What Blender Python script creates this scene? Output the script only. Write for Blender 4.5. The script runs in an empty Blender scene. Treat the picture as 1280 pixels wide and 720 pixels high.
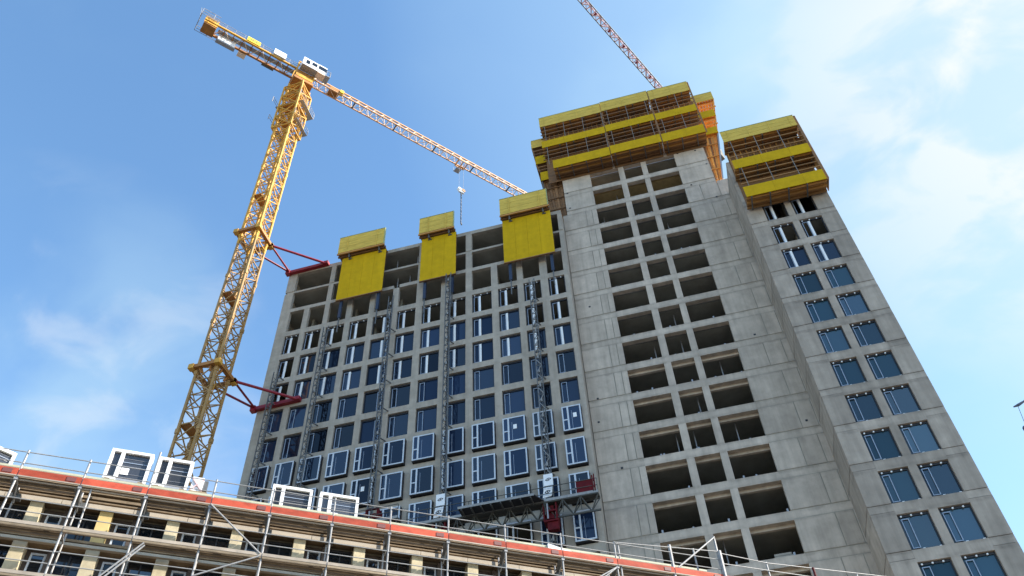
import bpy, math, random
from mathutils import Vector, Matrix
random.seed(7)
SC = bpy.context.scene
COL = SC.collection
G = 1.6                                   # eye height: all z below are given from the eye, ground is at -G

# ------------------------------------------------------------------ camera, light, exposure
cam_d = bpy.data.cameras.new("camera")
cam = bpy.data.objects.new("camera", cam_d)
COL.objects.link(cam)
cam_d.sensor_width = 36.0
cam_d.lens = 1030.0 / 1280.0 * 36.0
cam_d.clip_end = 6000.0
r_ = Vector((0.96574, 0.256455, -0.039701))
u_ = Vector((0.215075, -0.705352, 0.675441))
f_ = Vector((-0.145217, 0.66084, 0.736344))
cam.matrix_world = Matrix(((r_.x, u_.x, -f_.x, 0), (r_.y, u_.y, -f_.y, 0), (r_.z, u_.z, -f_.z, G), (0, 0, 0, 1)))
SC.camera = cam

SUN_EL = math.radians(39)
SUN_AZ = math.atan2(0.989, 0.15)          # clockwise from +Y
sdir = Vector((math.sin(SUN_AZ) * math.cos(SUN_EL), math.cos(SUN_AZ) * math.cos(SUN_EL), math.sin(SUN_EL)))
sun_d = bpy.data.lights.new("sun", 'SUN')
sun_d.energy = 3.7
sun_d.angle = math.radians(0.5)
sun_d.color = (1.0, 0.93, 0.82)
sun = bpy.data.objects.new("sun", sun_d)
COL.objects.link(sun)
sun.location = (60, 10, 120)
sun.rotation_euler = (-sdir).to_track_quat('-Z', 'Y').to_euler()

W = bpy.data.worlds.new("World")
SC.world = W
W.use_nodes = True
nt = W.node_tree
nt.nodes.clear()
N = nt.nodes.new
L = nt.links.new
out = N('ShaderNodeOutputWorld')
bg = N('ShaderNodeBackground')
bg.inputs['Strength'].default_value = 0.11
sky = N('ShaderNodeTexSky')
sky.sky_type = 'NISHITA'
sky.sun_disc = False
sky.sun_elevation = SUN_EL
sky.sun_rotation = SUN_AZ
sky.altitude = 100
sky.air_density = 1.0
sky.dust_density = 0.35
sky.ozone_density = 1.0
tc = N('ShaderNodeTexCoord')
# thin veils of cloud: two noise layers on the sky direction, thicker towards two parts of the sky
mp = N('ShaderNodeMapping'); mp.inputs['Scale'].default_value = (2.2, 3.4, 4.2); mp.inputs['Rotation'].default_value = (0.3, 0.5, 0.6)
L(tc.outputs['Generated'], mp.inputs['Vector'])
n1 = N('ShaderNodeTexNoise'); n1.inputs['Scale'].default_value = 1.5; n1.inputs['Detail'].default_value = 6; n1.inputs['Roughness'].default_value = 0.46; n1.inputs['Distortion'].default_value = 0.25
L(mp.outputs['Vector'], n1.inputs['Vector'])
def region(vec, lo, hi):
    d = N('ShaderNodeVectorMath'); d.operation = 'DOT_PRODUCT'
    L(tc.outputs['Generated'], d.inputs[0]); d.inputs[1].default_value = Vector(vec).normalized()
    m = N('ShaderNodeMapRange'); m.interpolation_type = 'LINEAR'
    m.inputs['From Min'].default_value = lo; m.inputs['From Max'].default_value = hi
    L(d.outputs['Value'], m.inputs['Value'])
    return m.outputs['Result']
def mth(op, a, b):
    n = N('ShaderNodeMath'); n.operation = op
    for i, v in enumerate((a, b)):
        if isinstance(v, (int, float)): n.inputs[i].default_value = v
        else: L(v, n.inputs[i])
    n.use_clamp = (op in ('ADD', 'MULTIPLY'))
    return n.outputs[0]
rA = region((0.50, 0.42, 0.76), 0.72, 0.94)     # broad veil to the right of the tower
rB = region((-0.63, 0.55, 0.55), 0.955, 0.999)   # low wisp on the left
def ramp(src, lo, hi):
    m = N('ShaderNodeMapRange'); m.interpolation_type = 'SMOOTHSTEP'
    m.inputs['From Min'].default_value = lo; m.inputs['From Max'].default_value = hi
    L(src, m.inputs['Value']); return m.outputs['Result']
rC = region((0.50, 0.47, 0.72), 0.925, 0.995)   # whiter puffs inside it
cA = mth('MULTIPLY', mth('ADD', 0.6, mth('MULTIPLY', ramp(n1.outputs['Fac'], 0.36, 0.68), 0.4)), rA)
cB = mth('MULTIPLY', ramp(n1.outputs['Fac'], 0.40, 0.66), mth('MULTIPLY', rB, 0.36))
mask = mth('ADD', mth('MULTIPLY', cA, 0.72), cB)
mask = mth('ADD', mask, mth('MULTIPLY', ramp(n1.outputs['Fac'], 0.5, 0.75), 0.06))
mx = N('ShaderNodeMix'); mx.data_type = 'RGBA'
L(mask, mx.inputs['Factor'])
hs = N('ShaderNodeHueSaturation'); hs.inputs['Saturation'].default_value = 1.13; hs.inputs['Hue'].default_value = 0.494
L(sky.outputs['Color'], hs.inputs['Color']); L(hs.outputs['Color'], mx.inputs['A'])
mx.inputs['B'].default_value = (1.8, 2.55, 2.98, 1)
mx2 = N('ShaderNodeMix'); mx2.data_type = 'RGBA'
n4 = N('ShaderNodeTexNoise'); n4.inputs['Scale'].default_value = 3.2; n4.inputs['Detail'].default_value = 7; n4.inputs['Roughness'].default_value = 0.5; n4.inputs['Distortion'].default_value = 0.4
L(mp.outputs['Vector'], n4.inputs['Vector'])
puff = mth('MULTIPLY', mth('ADD', 0.30, ramp(n4.outputs['Fac'], 0.40, 0.66)), rC)
wisp = mth('MULTIPLY', ramp(n4.outputs['Fac'], 0.50, 0.72), mth('MULTIPLY', rB, 0.30))
L(mth('ADD', mth('MULTIPLY', puff, 0.95), wisp), mx2.inputs['Factor'])
L(mx.outputs['Result'], mx2.inputs['A']); mx2.inputs['B'].default_value = (2.85, 2.95, 3.0, 1)
mx = mx2
L(mx.outputs['Result'], bg.inputs['Color'])
L(bg.outputs['Background'], out.inputs['Surface'])

SC.view_settings.view_transform = 'Standard'
SC.view_settings.look = 'None'
SC.view_settings.gamma = 1.0
SC.view_settings.exposure = 1.66
SC.cycles.max_bounces = 8
SC.cycles.use_denoising = True

# ------------------------------------------------------------------ materials
MATS = {}
def mat(name, col, rough=0.6, metal=0.0, spec=0.5, var=0.0, scale=3.0, bump=0.0, streak=0.0, island=0.0, stain=None, ior=None, objvar=0.0, joint=None, stretch=(1, 1, 1)):
    if name in MATS: return MATS[name]
    m = bpy.data.materials.new(name)
    m.use_nodes = True
    t = m.node_tree
    p = t.nodes['Principled BSDF']
    p.inputs['Roughness'].default_value = rough
    p.inputs['Metallic'].default_value = metal
    p.inputs['Specular IOR Level'].default_value = spec
    if ior: p.inputs['IOR'].default_value = ior
    def new(k): return t.nodes.new(k)
    geo = new('ShaderNodeNewGeometry')
    rgb = new('ShaderNodeRGB'); rgb.outputs[0].default_value = (*col, 1)
    cur = rgb.outputs[0]
    def mult(cur, fac_socket, lo, hi, src_lo=0.3, src_hi=0.7):
        mr = new('ShaderNodeMapRange')
        mr.inputs['From Min'].default_value = src_lo; mr.inputs['From Max'].default_value = src_hi
        mr.inputs['To Min'].default_value = lo; mr.inputs['To Max'].default_value = hi
        t.links.new(fac_socket, mr.inputs['Value'])
        vm = new('ShaderNodeVectorMath'); vm.operation = 'SCALE'
        t.links.new(cur, vm.inputs[0]); t.links.new(mr.outputs['Result'], vm.inputs['Scale'])
        return vm.outputs[0]
    noise = None
    if var or bump:
        mpn = new('ShaderNodeMapping'); mpn.inputs['Scale'].default_value = stretch
        t.links.new(geo.outputs['Position'], mpn.inputs['Vector'])
        noise = new('ShaderNodeTexNoise'); noise.inputs['Scale'].default_value = scale
        noise.inputs['Detail'].default_value = 6; noise.inputs['Roughness'].default_value = 0.62
        t.links.new(mpn.outputs['Vector'], noise.inputs['Vector'])
    if var: cur = mult(cur, noise.outputs['Fac'], 1 - var, 1 + var)
    if streak:
        mp2 = new('ShaderNodeMapping'); mp2.inputs['Scale'].default_value = (2.2, 2.2, 0.16)
        t.links.new(geo.outputs['Position'], mp2.inputs['Vector'])
        n2 = new('ShaderNodeTexNoise'); n2.inputs['Scale'].default_value = 1.0; n2.inputs['Detail'].default_value = 5; n2.inputs['Roughness'].default_value = 0.6
        t.links.new(mp2.outputs['Vector'], n2.inputs['Vector'])
        cur = mult(cur, n2.outputs['Fac'], 1 - streak, 1 + streak * 0.7)
    if joint:
        # grime along the pour joints, broken up by noise
        sx = new('ShaderNodeSeparateXYZ'); t.links.new(geo.outputs['Position'], sx.inputs[0])
        nz = new('ShaderNodeTexNoise'); nz.inputs['Scale'].default_value = 0.9; nz.inputs['Detail'].default_value = 6; nz.inputs['Roughness'].default_value = 0.65
        t.links.new(geo.outputs['Position'], nz.inputs['Vector'])
        def m2(op, a, b):
            n = new('ShaderNodeMath'); n.operation = op
            for i, v in enumerate((a, b)):
                if isinstance(v, (int, float)): n.inputs[i].default_value = v
                else: t.links.new(v, n.inputs[i])
            return n.outputs[0]
        zz = m2('ADD', sx.outputs['Z'], m2('MULTIPLY', nz.outputs['Fac'], 0.5))
        tot = None
        for off in (0.25, -0.37):
            fr = m2('FRACT', m2('DIVIDE', m2('SUBTRACT', zz, joint[1] + off - joint[0] * 60.5), joint[0]), 0)
            dd = m2('ABSOLUTE', m2('SUBTRACT', fr, 0.5), 0)
            mrj = new('ShaderNodeMapRange'); mrj.interpolation_type = 'SMOOTHSTEP'
            mrj.inputs['From Min'].default_value = 0.075; mrj.inputs['From Max'].default_value = 0.0
            t.links.new(dd, mrj.inputs['Value'])
            tot = mrj.outputs['Result'] if tot is None else m2('MAXIMUM', tot, mrj.outputs['Result'])
        mrn = new('ShaderNodeMapRange'); mrn.inputs['From Min'].default_value = 0.38; mrn.inputs['From Max'].default_value = 0.62
        t.links.new(nz.outputs['Fac'], mrn.inputs['Value'])
        cur = mult(cur, m2('MULTIPLY', tot, mrn.outputs['Result']), 1.0, 0.74, 0, 1)
    if island:
        cur = mult(cur, geo.outputs['Random Per Island'], 1 - island, 1 + island, 0, 1)
    if objvar:
        oi = new('ShaderNodeObjectInfo')
        cur = mult(cur, oi.outputs['Random'], 1 - objvar, 1 + objvar, 0, 1)
    if stain:
        n3 = new('ShaderNodeTexNoise'); n3.inputs['Scale'].default_value = 0.42; n3.inputs['Detail'].default_value = 8; n3.inputs['Roughness'].default_value = 0.7
        t.links.new(geo.outputs['Position'], n3.inputs['Vector'])
        mr = new('ShaderNodeMapRange'); mr.interpolation_type = 'SMOOTHSTEP'
        mr.inputs['From Min'].default_value = 0.52; mr.inputs['From Max'].default_value = 0.74
        mr.inputs['To Max'].default_value = 0.7
        t.links.new(n3.outputs['Fac'], mr.inputs['Value'])
        mxx = new('ShaderNodeMix'); mxx.data_type = 'RGBA'
        t.links.new(mr.outputs['Result'], mxx.inputs['Factor']); t.links.new(cur, mxx.inputs['A'])
        mxx.inputs['B'].default_value = (*stain, 1)
        cur = mxx.outputs['Result']
    t.links.new(cur, p.inputs['Base Color'])
    if bump:
        b = new('ShaderNodeBump'); b.inputs['Strength'].default_value = bump; b.inputs['Distance'].default_value = 0.05
        t.links.new(noise.outputs['Fac'], b.inputs['Height']); t.links.new(b.outputs['Normal'], p.inputs['Normal'])
    MATS[name] = m
    return m

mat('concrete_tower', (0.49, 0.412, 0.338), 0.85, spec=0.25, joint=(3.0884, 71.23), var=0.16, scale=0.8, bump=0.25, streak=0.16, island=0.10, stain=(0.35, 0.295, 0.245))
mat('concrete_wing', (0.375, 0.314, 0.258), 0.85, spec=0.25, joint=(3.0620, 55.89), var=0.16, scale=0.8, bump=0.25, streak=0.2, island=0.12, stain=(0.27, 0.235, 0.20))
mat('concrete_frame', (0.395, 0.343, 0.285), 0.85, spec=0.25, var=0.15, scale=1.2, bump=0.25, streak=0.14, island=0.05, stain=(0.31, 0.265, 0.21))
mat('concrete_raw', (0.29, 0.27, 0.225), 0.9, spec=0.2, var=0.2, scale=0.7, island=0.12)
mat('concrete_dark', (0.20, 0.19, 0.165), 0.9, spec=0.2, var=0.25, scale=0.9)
mat('ply_lit', (0.42, 0.30, 0.14), 0.7, var=0.2, scale=1.5, island=0.15)  # tan ply: light from the open tower top is painted into its colour
mat('ply_yellow', (0.54, 0.335, 0.006), 0.7, spec=0.1, var=0.10, scale=1.4, streak=0.06, island=0.05)
mat('ply_lemon', (0.60, 0.42, 0.085), 0.7, spec=0.12, var=0.18, scale=2.2, stretch=(0.5, 0.5, 3), island=0.08)
mat('edge_green', (0.30, 0.34, 0.16), 0.6)
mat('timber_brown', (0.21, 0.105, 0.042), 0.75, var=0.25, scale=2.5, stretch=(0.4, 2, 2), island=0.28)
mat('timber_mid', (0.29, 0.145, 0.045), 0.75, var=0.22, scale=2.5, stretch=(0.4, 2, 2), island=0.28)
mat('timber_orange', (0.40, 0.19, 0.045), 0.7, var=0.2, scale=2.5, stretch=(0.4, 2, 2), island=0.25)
mat('timber_sunlit', (0.62, 0.27, 0.05), 0.7, var=0.2, scale=3, island=0.25)  # timber brightened to orange: sunlight on the right flank put into the colour
mat('steel_grey', (0.33, 0.33, 0.35), 0.5, metal=0.3)
mat('steel_dark', (0.12, 0.12, 0.12), 0.55, metal=0.3, var=0.3, scale=4)
mat('crane_yellow', (0.60, 0.32, 0.05), 0.55, spec=0.3, var=0.32, scale=1.3, stain=(0.34, 0.15, 0.04))
mat('crane_rust', (0.36, 0.15, 0.03), 0.6, var=0.25, scale=1.5)
mat('crane_lower', (0.35, 0.20, 0.065), 0.6, var=0.3, scale=1.2)  # duller brown for the lower mast sections
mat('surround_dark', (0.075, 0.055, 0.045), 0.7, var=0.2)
mat('crane_pale', (0.80, 0.62, 0.48), 0.5, var=0.15, scale=1.2)
mat('crane_pink', (0.62, 0.42, 0.42), 0.55, var=0.2, scale=0.8)
mat('crane_orange', (0.60, 0.34, 0.16), 0.5)
mat('tie_red', (0.26, 0.012, 0.022), 0.45, var=0.2, scale=2)
mat('drive_red', (0.10, 0.004, 0.007), 0.65, spec=0.2, var=0.3, scale=3)
mat('white_paint', (0.80, 0.80, 0.80), 0.45, var=0.06, scale=3)
mat('white_panel', (0.78, 0.78, 0.80), 0.5, var=0.06, scale=2)
mat('sign_yellow', (0.80, 0.60, 0.04), 0.5)
mat('frame_white', (0.55, 0.59, 0.65), 0.4, var=0.05)
mat('frame_blue', (0.30, 0.36, 0.46), 0.4)
mat('frame_dark', (0.022, 0.022, 0.028), 0.5)
mat('paper', (0.85, 0.85, 0.85), 0.7)
mat('ink', (0.05, 0.05, 0.06), 0.7)
mat('hang_blue', (0.02, 0.03, 0.06), 0.5)
mat('stone', (0.49, 0.42, 0.29), 0.85, spec=0.2, var=0.2, scale=2.2, bump=0.3, streak=0.12, stain=(0.40, 0.33, 0.22), island=0.06)
mat('stone_yellow', (0.58, 0.43, 0.19), 0.85, spec=0.2, var=0.12, scale=2.2)
mat('stone_pale', (0.45, 0.39, 0.31), 0.8, spec=0.2, var=0.1, scale=2.0)
mat('stone_brown', (0.24, 0.175, 0.11), 0.85, spec=0.2, var=0.25, scale=2.0, streak=0.15)
mat('truss_grey', (0.085, 0.085, 0.08), 0.75, spec=0.15)
mat('post_grey', (0.24, 0.225, 0.21), 0.8, spec=0.1)
mat('rail_grey', (0.28, 0.275, 0.27), 0.6, metal=0.1, var=0.2, scale=5)
mat('galv', (0.30, 0.29, 0.285), 0.5, metal=0.15, var=0.25, scale=5)
mat('toe_red', (0.41, 0.07, 0.038), 0.7, spec=0.2, var=0.3, scale=1.6, stretch=(1, 1, 2), island=0.22)
mat('clamp_dark', (0.16, 0.05, 0.045), 0.6)
mat('plank', (0.22, 0.165, 0.105), 0.75, var=0.25, scale=2.5, island=0.25)
mat('plank_edge', (0.35, 0.29, 0.23), 0.7, var=0.2, scale=1.5, island=0.12)
mat('roof_edge', (0.44, 0.43, 0.31), 0.7, var=0.15, scale=1.5)
mat('asphalt', (0.055, 0.055, 0.058), 0.9, var=0.2, scale=2, bump=0.3)
mat('paving', (0.20, 0.195, 0.185), 0.9, var=0.15, scale=1.5)
mat('roofing', (0.09, 0.09, 0.09), 0.9, var=0.3, scale=0.8)
mat('earth', (0.09, 0.088, 0.082), 0.95, var=0.25, scale=0.3)
mat('marking', (0.75, 0.75, 0.72), 0.7)
mat('rope', (0.06, 0.06, 0.07), 0.6)
mat('lamp_dark', (0.09, 0.10, 0.14), 0.5)

def glass(name, col, ior, tone=0.0):
    if name in MATS: return MATS[name]
    m = mat(name, col, 0.035, spec=0.5, ior=ior, objvar=tone)
    t = m.node_tree; p = t.nodes['Principled BSDF']
    geo = t.nodes.new('ShaderNodeNewGeometry')
    n = t.nodes.new('ShaderNodeTexNoise'); n.inputs['Scale'].default_value = 0.55; n.inputs['Detail'].default_value = 1
    t.links.new(geo.outputs['Position'], n.inputs['Vector'])
    b = t.nodes.new('ShaderNodeBump'); b.inputs['Strength'].default_value = 0.15; b.inputs['Distance'].default_value = 0.05
    t.links.new(n.outputs['Fac'], b.inputs['Height'])
    oi = t.nodes.new('ShaderNodeObjectInfo'); wnz = t.nodes.new('ShaderNodeTexWhiteNoise'); wnz.noise_dimensions = '1D'
    t.links.new(oi.outputs['Random'], wnz.inputs['W'])
    sc_ = t.nodes.new('ShaderNodeVectorMath'); sc_.operation = 'MULTIPLY_ADD'
    t.links.new(wnz.outputs['Color'], sc_.inputs[0]); sc_.inputs[1].default_value = (.14, .14, .14); sc_.inputs[2].default_value = (-.07, -.07, -.07)
    mrs = t.nodes.new('ShaderNodeMapRange'); mrs.inputs['To Min'].default_value = 0.22; mrs.inputs['To Max'].default_value = 0.85
    t.links.new(wnz.outputs['Value'], mrs.inputs['Value']); t.links.new(mrs.outputs['Result'], p.inputs['Specular IOR Level'])
    ad = t.nodes.new('ShaderNodeVectorMath'); ad.operation = 'ADD'
    t.links.new(b.outputs['Normal'], ad.inputs[0]); t.links.new(sc_.outputs[0], ad.inputs[1])
    nm = t.nodes.new('ShaderNodeVectorMath'); nm.operation = 'NORMALIZE'
    t.links.new(ad.outputs[0], nm.inputs[0]); t.links.new(nm.outputs[0], p.inputs['Normal'])
    return m
glass('glass_blue', (0.009, 0.018, 0.042), 1.55, 0.85)
glass('glass_teal', (0.016, 0.045, 0.066), 1.8, 0.6)
glass('glass_dark', (0.010, 0.011, 0.014), 1.5, 0.5)
glass('glass_wrap', (0.045, 0.047, 0.055), 1.5, 0.2)
glass('glass_old', (0.010, 0.016, 0.024), 1.7, 0.6)

# ------------------------------------------------------------------ mesh helpers
class MB:
    """collects boxes, bars, tubes and plates; build() links them as one mesh object"""
    def __init__(self, xf=None):
        self.v = []; self.f = []; self.m = []; self.mats = []; self.xf = xf
    def mi(self, name):
        if name not in self.mats: self.mats.append(name)
        return self.mats.index(name)
    def pt(self, p):
        if self.xf: p = self.xf(*p)
        return (p[0], p[1], p[2] + G)
    def add(self, pts, faces, m):
        b = len(self.v); i = self.mi(m)
        self.v += [self.pt(p) for p in pts]
        for f in faces:
            self.f.append([b + k for k in f]); self.m.append(i)
    def box(self, x0, x1, y0, y1, z0, z1, m):
        if x0 > x1: x0, x1 = x1, x0
        if y0 > y1: y0, y1 = y1, y0
        if z0 > z1: z0, z1 = z1, z0
        self.add([(x0, y0, z0), (x1, y0, z0), (x1, y1, z0), (x0, y1, z0), (x0, y0, z1), (x1, y0, z1), (x1, y1, z1), (x0, y1, z1)],
                 [(3, 2, 1, 0), (4, 5, 6, 7), (0, 1, 5, 4), (1, 2, 6, 5), (2, 3, 7, 6), (3, 0, 4, 7)], m)
    def hexa(self, p, m):                 # eight corners, bottom ring then top ring
        self.add(p, [(3, 2, 1, 0), (4, 5, 6, 7), (0, 1, 5, 4), (1, 2, 6, 5), (2, 3, 7, 6), (3, 0, 4, 7)], m)
    def bar(self, a, b, w, m, n=4, w2=None):
        a = Vector(a); b = Vector(b); d = b - a
        if d.length < 1e-6: return
        d.normalize()
        ref = Vector((0, 0, 1)) if abs(d.z) < 0.9 else Vector((1, 0, 0))
        s = d.cross(ref).normalized(); t = s.cross(d).normalized()
        w2 = w if w2 is None else w2
        pts = []
        for c, ww in ((a, w), (b, w2)):
            for k in range(n):
                an = 2 * math.pi * (k + 0.5) / n
                rr = ww * (0.7071 if n == 4 else 0.5)
                pts.append(tuple(c + s * (math.cos(an) * rr) + t * (math.sin(an) * rr)))
        fc = [tuple(range(n))[::-1], tuple(range(n, 2 * n))]
        for k in range(n): fc.append((k, (k + 1) % n, n + (k + 1) % n, n + k))
        self.add(pts, fc, m)
    def build(self, name, parent=None, root=None, smooth=False):
        me = bpy.data.meshes.new(name)
        o = bpy.data.objects.new(name, me)
        COL.objects.link(o)
        org = OFF.get(root or parent, Vector((0, 0, 0))) if (root or parent) else Vector((0, 0, 0))
        if parent is None:
            xs = [p[0] for p in self.v]; ys = [p[1] for p in self.v]; zs = [p[2] for p in self.v]
            org = Vector(((min(xs) + max(xs)) / 2, (min(ys) + max(ys)) / 2, min(zs)))
            o.location = org; OFF[o] = org
        else:
            o.parent = parent; OFF[o] = org
        me.from_pydata([(p[0] - org.x, p[1] - org.y, p[2] - org.z) for p in self.v], [], self.f)
        for k in self.mats: me.materials.append(MATS[k])
        me.polygons.foreach_set('material_index', self.m)
        me.update()
        return o
OFF = {}
def tag(o, label, cat, group=None):
    o['label'] = label; o['category'] = cat
    if group: o['group'] = group
def thing(name, label, cat, loc, group=None):
    o = bpy.data.objects.new(name, None); COL.objects.link(o)
    o.empty_display_size = 0.5
    o.location = (loc[0], loc[1], loc[2] + G); OFF[o] = Vector(o.location)
    tag(o, label, cat, group)
    return o
def copy_tree(o, parent=None, loc=None):
    c = o.copy(); COL.objects.link(c)
    if parent: c.parent = parent
    if loc is not None: c.location = loc
    for ch in o.children: copy_tree(ch, c)
    return c

# foreground street frame: u along the old facade, d away from the camera
TH = math.radians(55.649)
MX, MY = -math.cos(TH), math.sin(TH)
UX, UY = math.sin(TH), math.cos(TH)
def ST(u, d, z): return (MX * d + UX * u, MY * d + UY * u, z)

# ------------------------------------------------------------------ ground
g = MB()
S = 1500
g.add([(-S, -S, -G), (S, -S, -G), (S, S, -G), (-S, S, -G)], [(0, 1, 2, 3)], 'earth')
o = g.build('ground'); o['kind'] = 'structure'
g = MB(ST)
g.add([(-200, -9, -G + .004), (200, -9, -G + .004), (200, 22, -G + .004), (-200, 22, -G + .004)], [(0, 1, 2, 3)], 'asphalt')
for k in range(-30, 30):
    g.add([(k * 6, 6.4, -G + .008), (k * 6 + 3, 6.4, -G + .008), (k * 6 + 3, 6.55, -G + .008), (k * 6, 6.55, -G + .008)], [(0, 1, 2, 3)], 'marking')
o = g.build('road'); o['kind'] = 'structure'
g = MB(ST)
g.box(-200, 200, 22, 31.2, -G - .1, -G + .13, 'paving')
g.box(-200, 200, -16, -9, -G - .1, -G + .13, 'paving')
o = g.build('pavement'); o['kind'] = 'structure'

# ------------------------------------------------------------------ the high-rise shell
BLD = thing('unfinished_building', 'grey concrete high-rise shell with tower, windowed side block and right wing', 'building', (-8, 55, -G))
D1 = 50.0
CL = [-33.6, -31.52, -29.35, -26.93, -24.57, -22.17, -19.7, -17.2, -14.83, -12.33, -9.91, -7.6]
CR = [-32.07, -29.85, -27.47, -25.1, -22.75, -20.33, -17.87, -15.44, -12.95, -10.47, -8.29, -6.05]
XL, XR = -34.65, -5.6
TOP0, H1T, H1B = 56.61, 59.8, 59.36
sills = [56.61] + [53.6 - 3.085 * k for k in range(0, 18)]
PW = 0.36                                   # thickness of the facade frame
m = MB()
# slab bands
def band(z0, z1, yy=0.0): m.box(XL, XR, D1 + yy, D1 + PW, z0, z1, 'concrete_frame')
band(65.02, 65.5)
m.box(XL + .2, XR, D1 + .05, D1 + PW, 62.2, 62.46, 'concrete_frame')
# balustrade gap between the first two yellow screens has no spandrel, so the band is split there
m.box(XL, -22.75, D1, D1 + PW, H1B, H1T, 'concrete_frame')
m.box(-22.15, XR, D1, D1 + PW, H1B, H1T, 'concrete_frame')
tops = []
for k, s in enumerate(sills):
    nxt = sills[k + 1] if k + 1 < len(sills) else -2
    head = s - 0.62
    if k + 1 < len(sills): band(head, s)
    else: band(-G - .2, s)
    tops.append((s, sills[k - 1] - 0.62 if k else H1B))
# piers between bands
for (s, h) in tops:
    m.box(XL, CL[0], D1 + .003, D1 + PW, s, h, 'concrete_frame')
    for c in range(12):
        r = CL[c + 1] if c < 11 else XR
        m.box(CR[c], r, D1 + .003, D1 + PW, s, h, 'concrete_frame')
for (z0, z1) in ((H1T, 62.2), (62.46, 65.02)):
    m.box(XL, CL[0] - .1, D1 + .003, D1 + PW, z0, z1, 'concrete_frame')
    for c in (1, 3, 5, 7, 9): m.box(CR[c], CL[c + 1], D1 + .003, D1 + PW, z0, z1, 'concrete_frame')
    m.box(CR[11] + .05, XR, D1 + .003, D1 + PW, z0, z1, 'concrete_frame')
m.build('block_facade', BLD)
m = MB()
# inside of the block: floor plates, party walls, back wall and left flank
for k in range(len(sills)):
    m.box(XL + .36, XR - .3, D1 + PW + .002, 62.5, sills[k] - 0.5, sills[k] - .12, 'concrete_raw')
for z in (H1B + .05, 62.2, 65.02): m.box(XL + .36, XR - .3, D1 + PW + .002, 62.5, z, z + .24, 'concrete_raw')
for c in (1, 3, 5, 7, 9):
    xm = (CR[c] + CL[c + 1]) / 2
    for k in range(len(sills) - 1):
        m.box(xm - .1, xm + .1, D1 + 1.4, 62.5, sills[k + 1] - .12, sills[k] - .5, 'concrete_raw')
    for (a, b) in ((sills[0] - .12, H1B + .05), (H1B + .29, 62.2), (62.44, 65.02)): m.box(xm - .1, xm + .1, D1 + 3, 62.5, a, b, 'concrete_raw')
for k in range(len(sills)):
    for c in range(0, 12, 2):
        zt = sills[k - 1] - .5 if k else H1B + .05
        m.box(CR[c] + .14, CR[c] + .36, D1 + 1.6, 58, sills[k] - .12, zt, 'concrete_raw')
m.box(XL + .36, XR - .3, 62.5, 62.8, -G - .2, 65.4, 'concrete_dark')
m.build('block_floors', BLD)
m = MB()
m.box(XL, XL + .36, D1 + PW + .002, 62.8, -G - .2, 65.4, 'concrete_frame')
m.box(XR - .3, XR, D1 + PW + .002, 62.8, -G - .2, 65.4, 'concrete_frame')
m.build('block_flank', BLD)

# windows of the block -------------------------------------------------
def win_flush(w, h, white_mull, glass_m, mirror=False, has_pane=True, clips=False):
    """frame, pane and opening sash set into an opening, origin at its lower left corner on the wall face"""
    root = MB(); sash = MB(); pane = MB()
    a, y0, y1 = 0.07, 0.17, 0.27
    def X(x0, x1): return (w - x1, w - x0) if mirror else (x0, x1)
    root.box(0.02, a + .02, y0, y1, 0.02, h - .02, 'frame_dark'); root.box(w - a - .02, w - .02, y0, y1, 0.02, h - .02, 'frame_dark')
    root.box(a + .02, w - a - .02, y0, y1, 0.02, .02 + a, 'frame_dark'); root.box(a + .02, w - a - .02, y0, y1, h - a * 2.2, h - .02, 'frame_dark')
    sx0, sx1 = X(0.16, 0.60)
    t = 0.045
    for (p, q) in ((sx0, sx0 + t), (sx1 - t, sx1)): sash.box(p, q, y0 - .03, y0 + .04, .14, h - .28, 'frame_blue')
    sash.box(sx0 + t, sx1 - t, y0 - .03, y0 + .04, .14, .14 + t, 'frame_blue'); sash.box(sx0 + t, sx1 - t, y0 - .03, y0 + .04, h - .28 - t, h - .28, 'frame_blue')
    if white_mull:
        p, q = X(0.62, 0.80)
        sash.box(p, q, y0 - .04, y0 + .03, .12, h - .26, 'white_paint')
    if clips:
        for fx in (.10, .42, .74):
            root.box(w * fx, w * fx + .09, y0 - .09, y0 - .002, h - .17, h - .08, 'white_paint')
        for fx in (.36, .86): root.box(w * fx, w * fx + .13, y0 - .12, y0 - .002, .0, .06, 'white_paint')
    if has_pane:
        pane.add([(a, .24, a), (w - a, .24, a), (w - a, .24, h - a), (a, .24, h - a)], [(0, 1, 2, 3)], glass_m)
    return root, sash, pane
def win_box(w, h, sticker=False, has_pane=True):
    """white framed box window standing proud of the wall with dark cheeks"""
    root = MB(); sash = MB(); pane = MB()
    f0 = -0.34
    root.box(-.02, .06, f0 + .05, .2, -.04, h + .02, 'frame_dark'); root.box(w - .06, w + .02, f0 + .05, .2, -.04, h + .02, 'frame_dark')
    root.box(.06, w - .06, f0 + .05, .2, -.04, .04, 'frame_dark'); root.box(.06, w - .06, f0 + .05, .2, h - .06, h + .02, 'frame_dark')
    t = .10
    sash.box(0, t, f0, f0 + .06, 0, h, 'frame_white'); sash.box(w - t, w, f0, f0 + .06, 0, h, 'frame_white')
    sash.box(t, w - t, f0, f0 + .06, 0, t, 'frame_white'); sash.box(t, w - t, f0, f0 + .06, h - t, h, 'frame_white')
    sash.box(.40, .53, f0, f0 + .055, t, h - t, 'frame_white')
    sash.box(t, .40, f0 + .004, f0 + .05, h * .42, h * .42 + .1, 'frame_white')
    sash.box(.74, .765, f0 + .02, f0 + .04, t, h * .8, 'frame_blue')
    if sticker: sash.box(.85, 1.13, f0 + .015, f0 + .028, h * .50, h * .68, 'paper')
    if has_pane: pane.add([(.05, f0 + .035, .05), (w - .05, f0 + .035, .05), (w - .05, f0 + .035, h - .05), (.05, f0 + .035, h - .05)], [(0, 1, 2, 3)], 'glass_blue')
    return root, sash, pane
PROTO = {}
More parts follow.
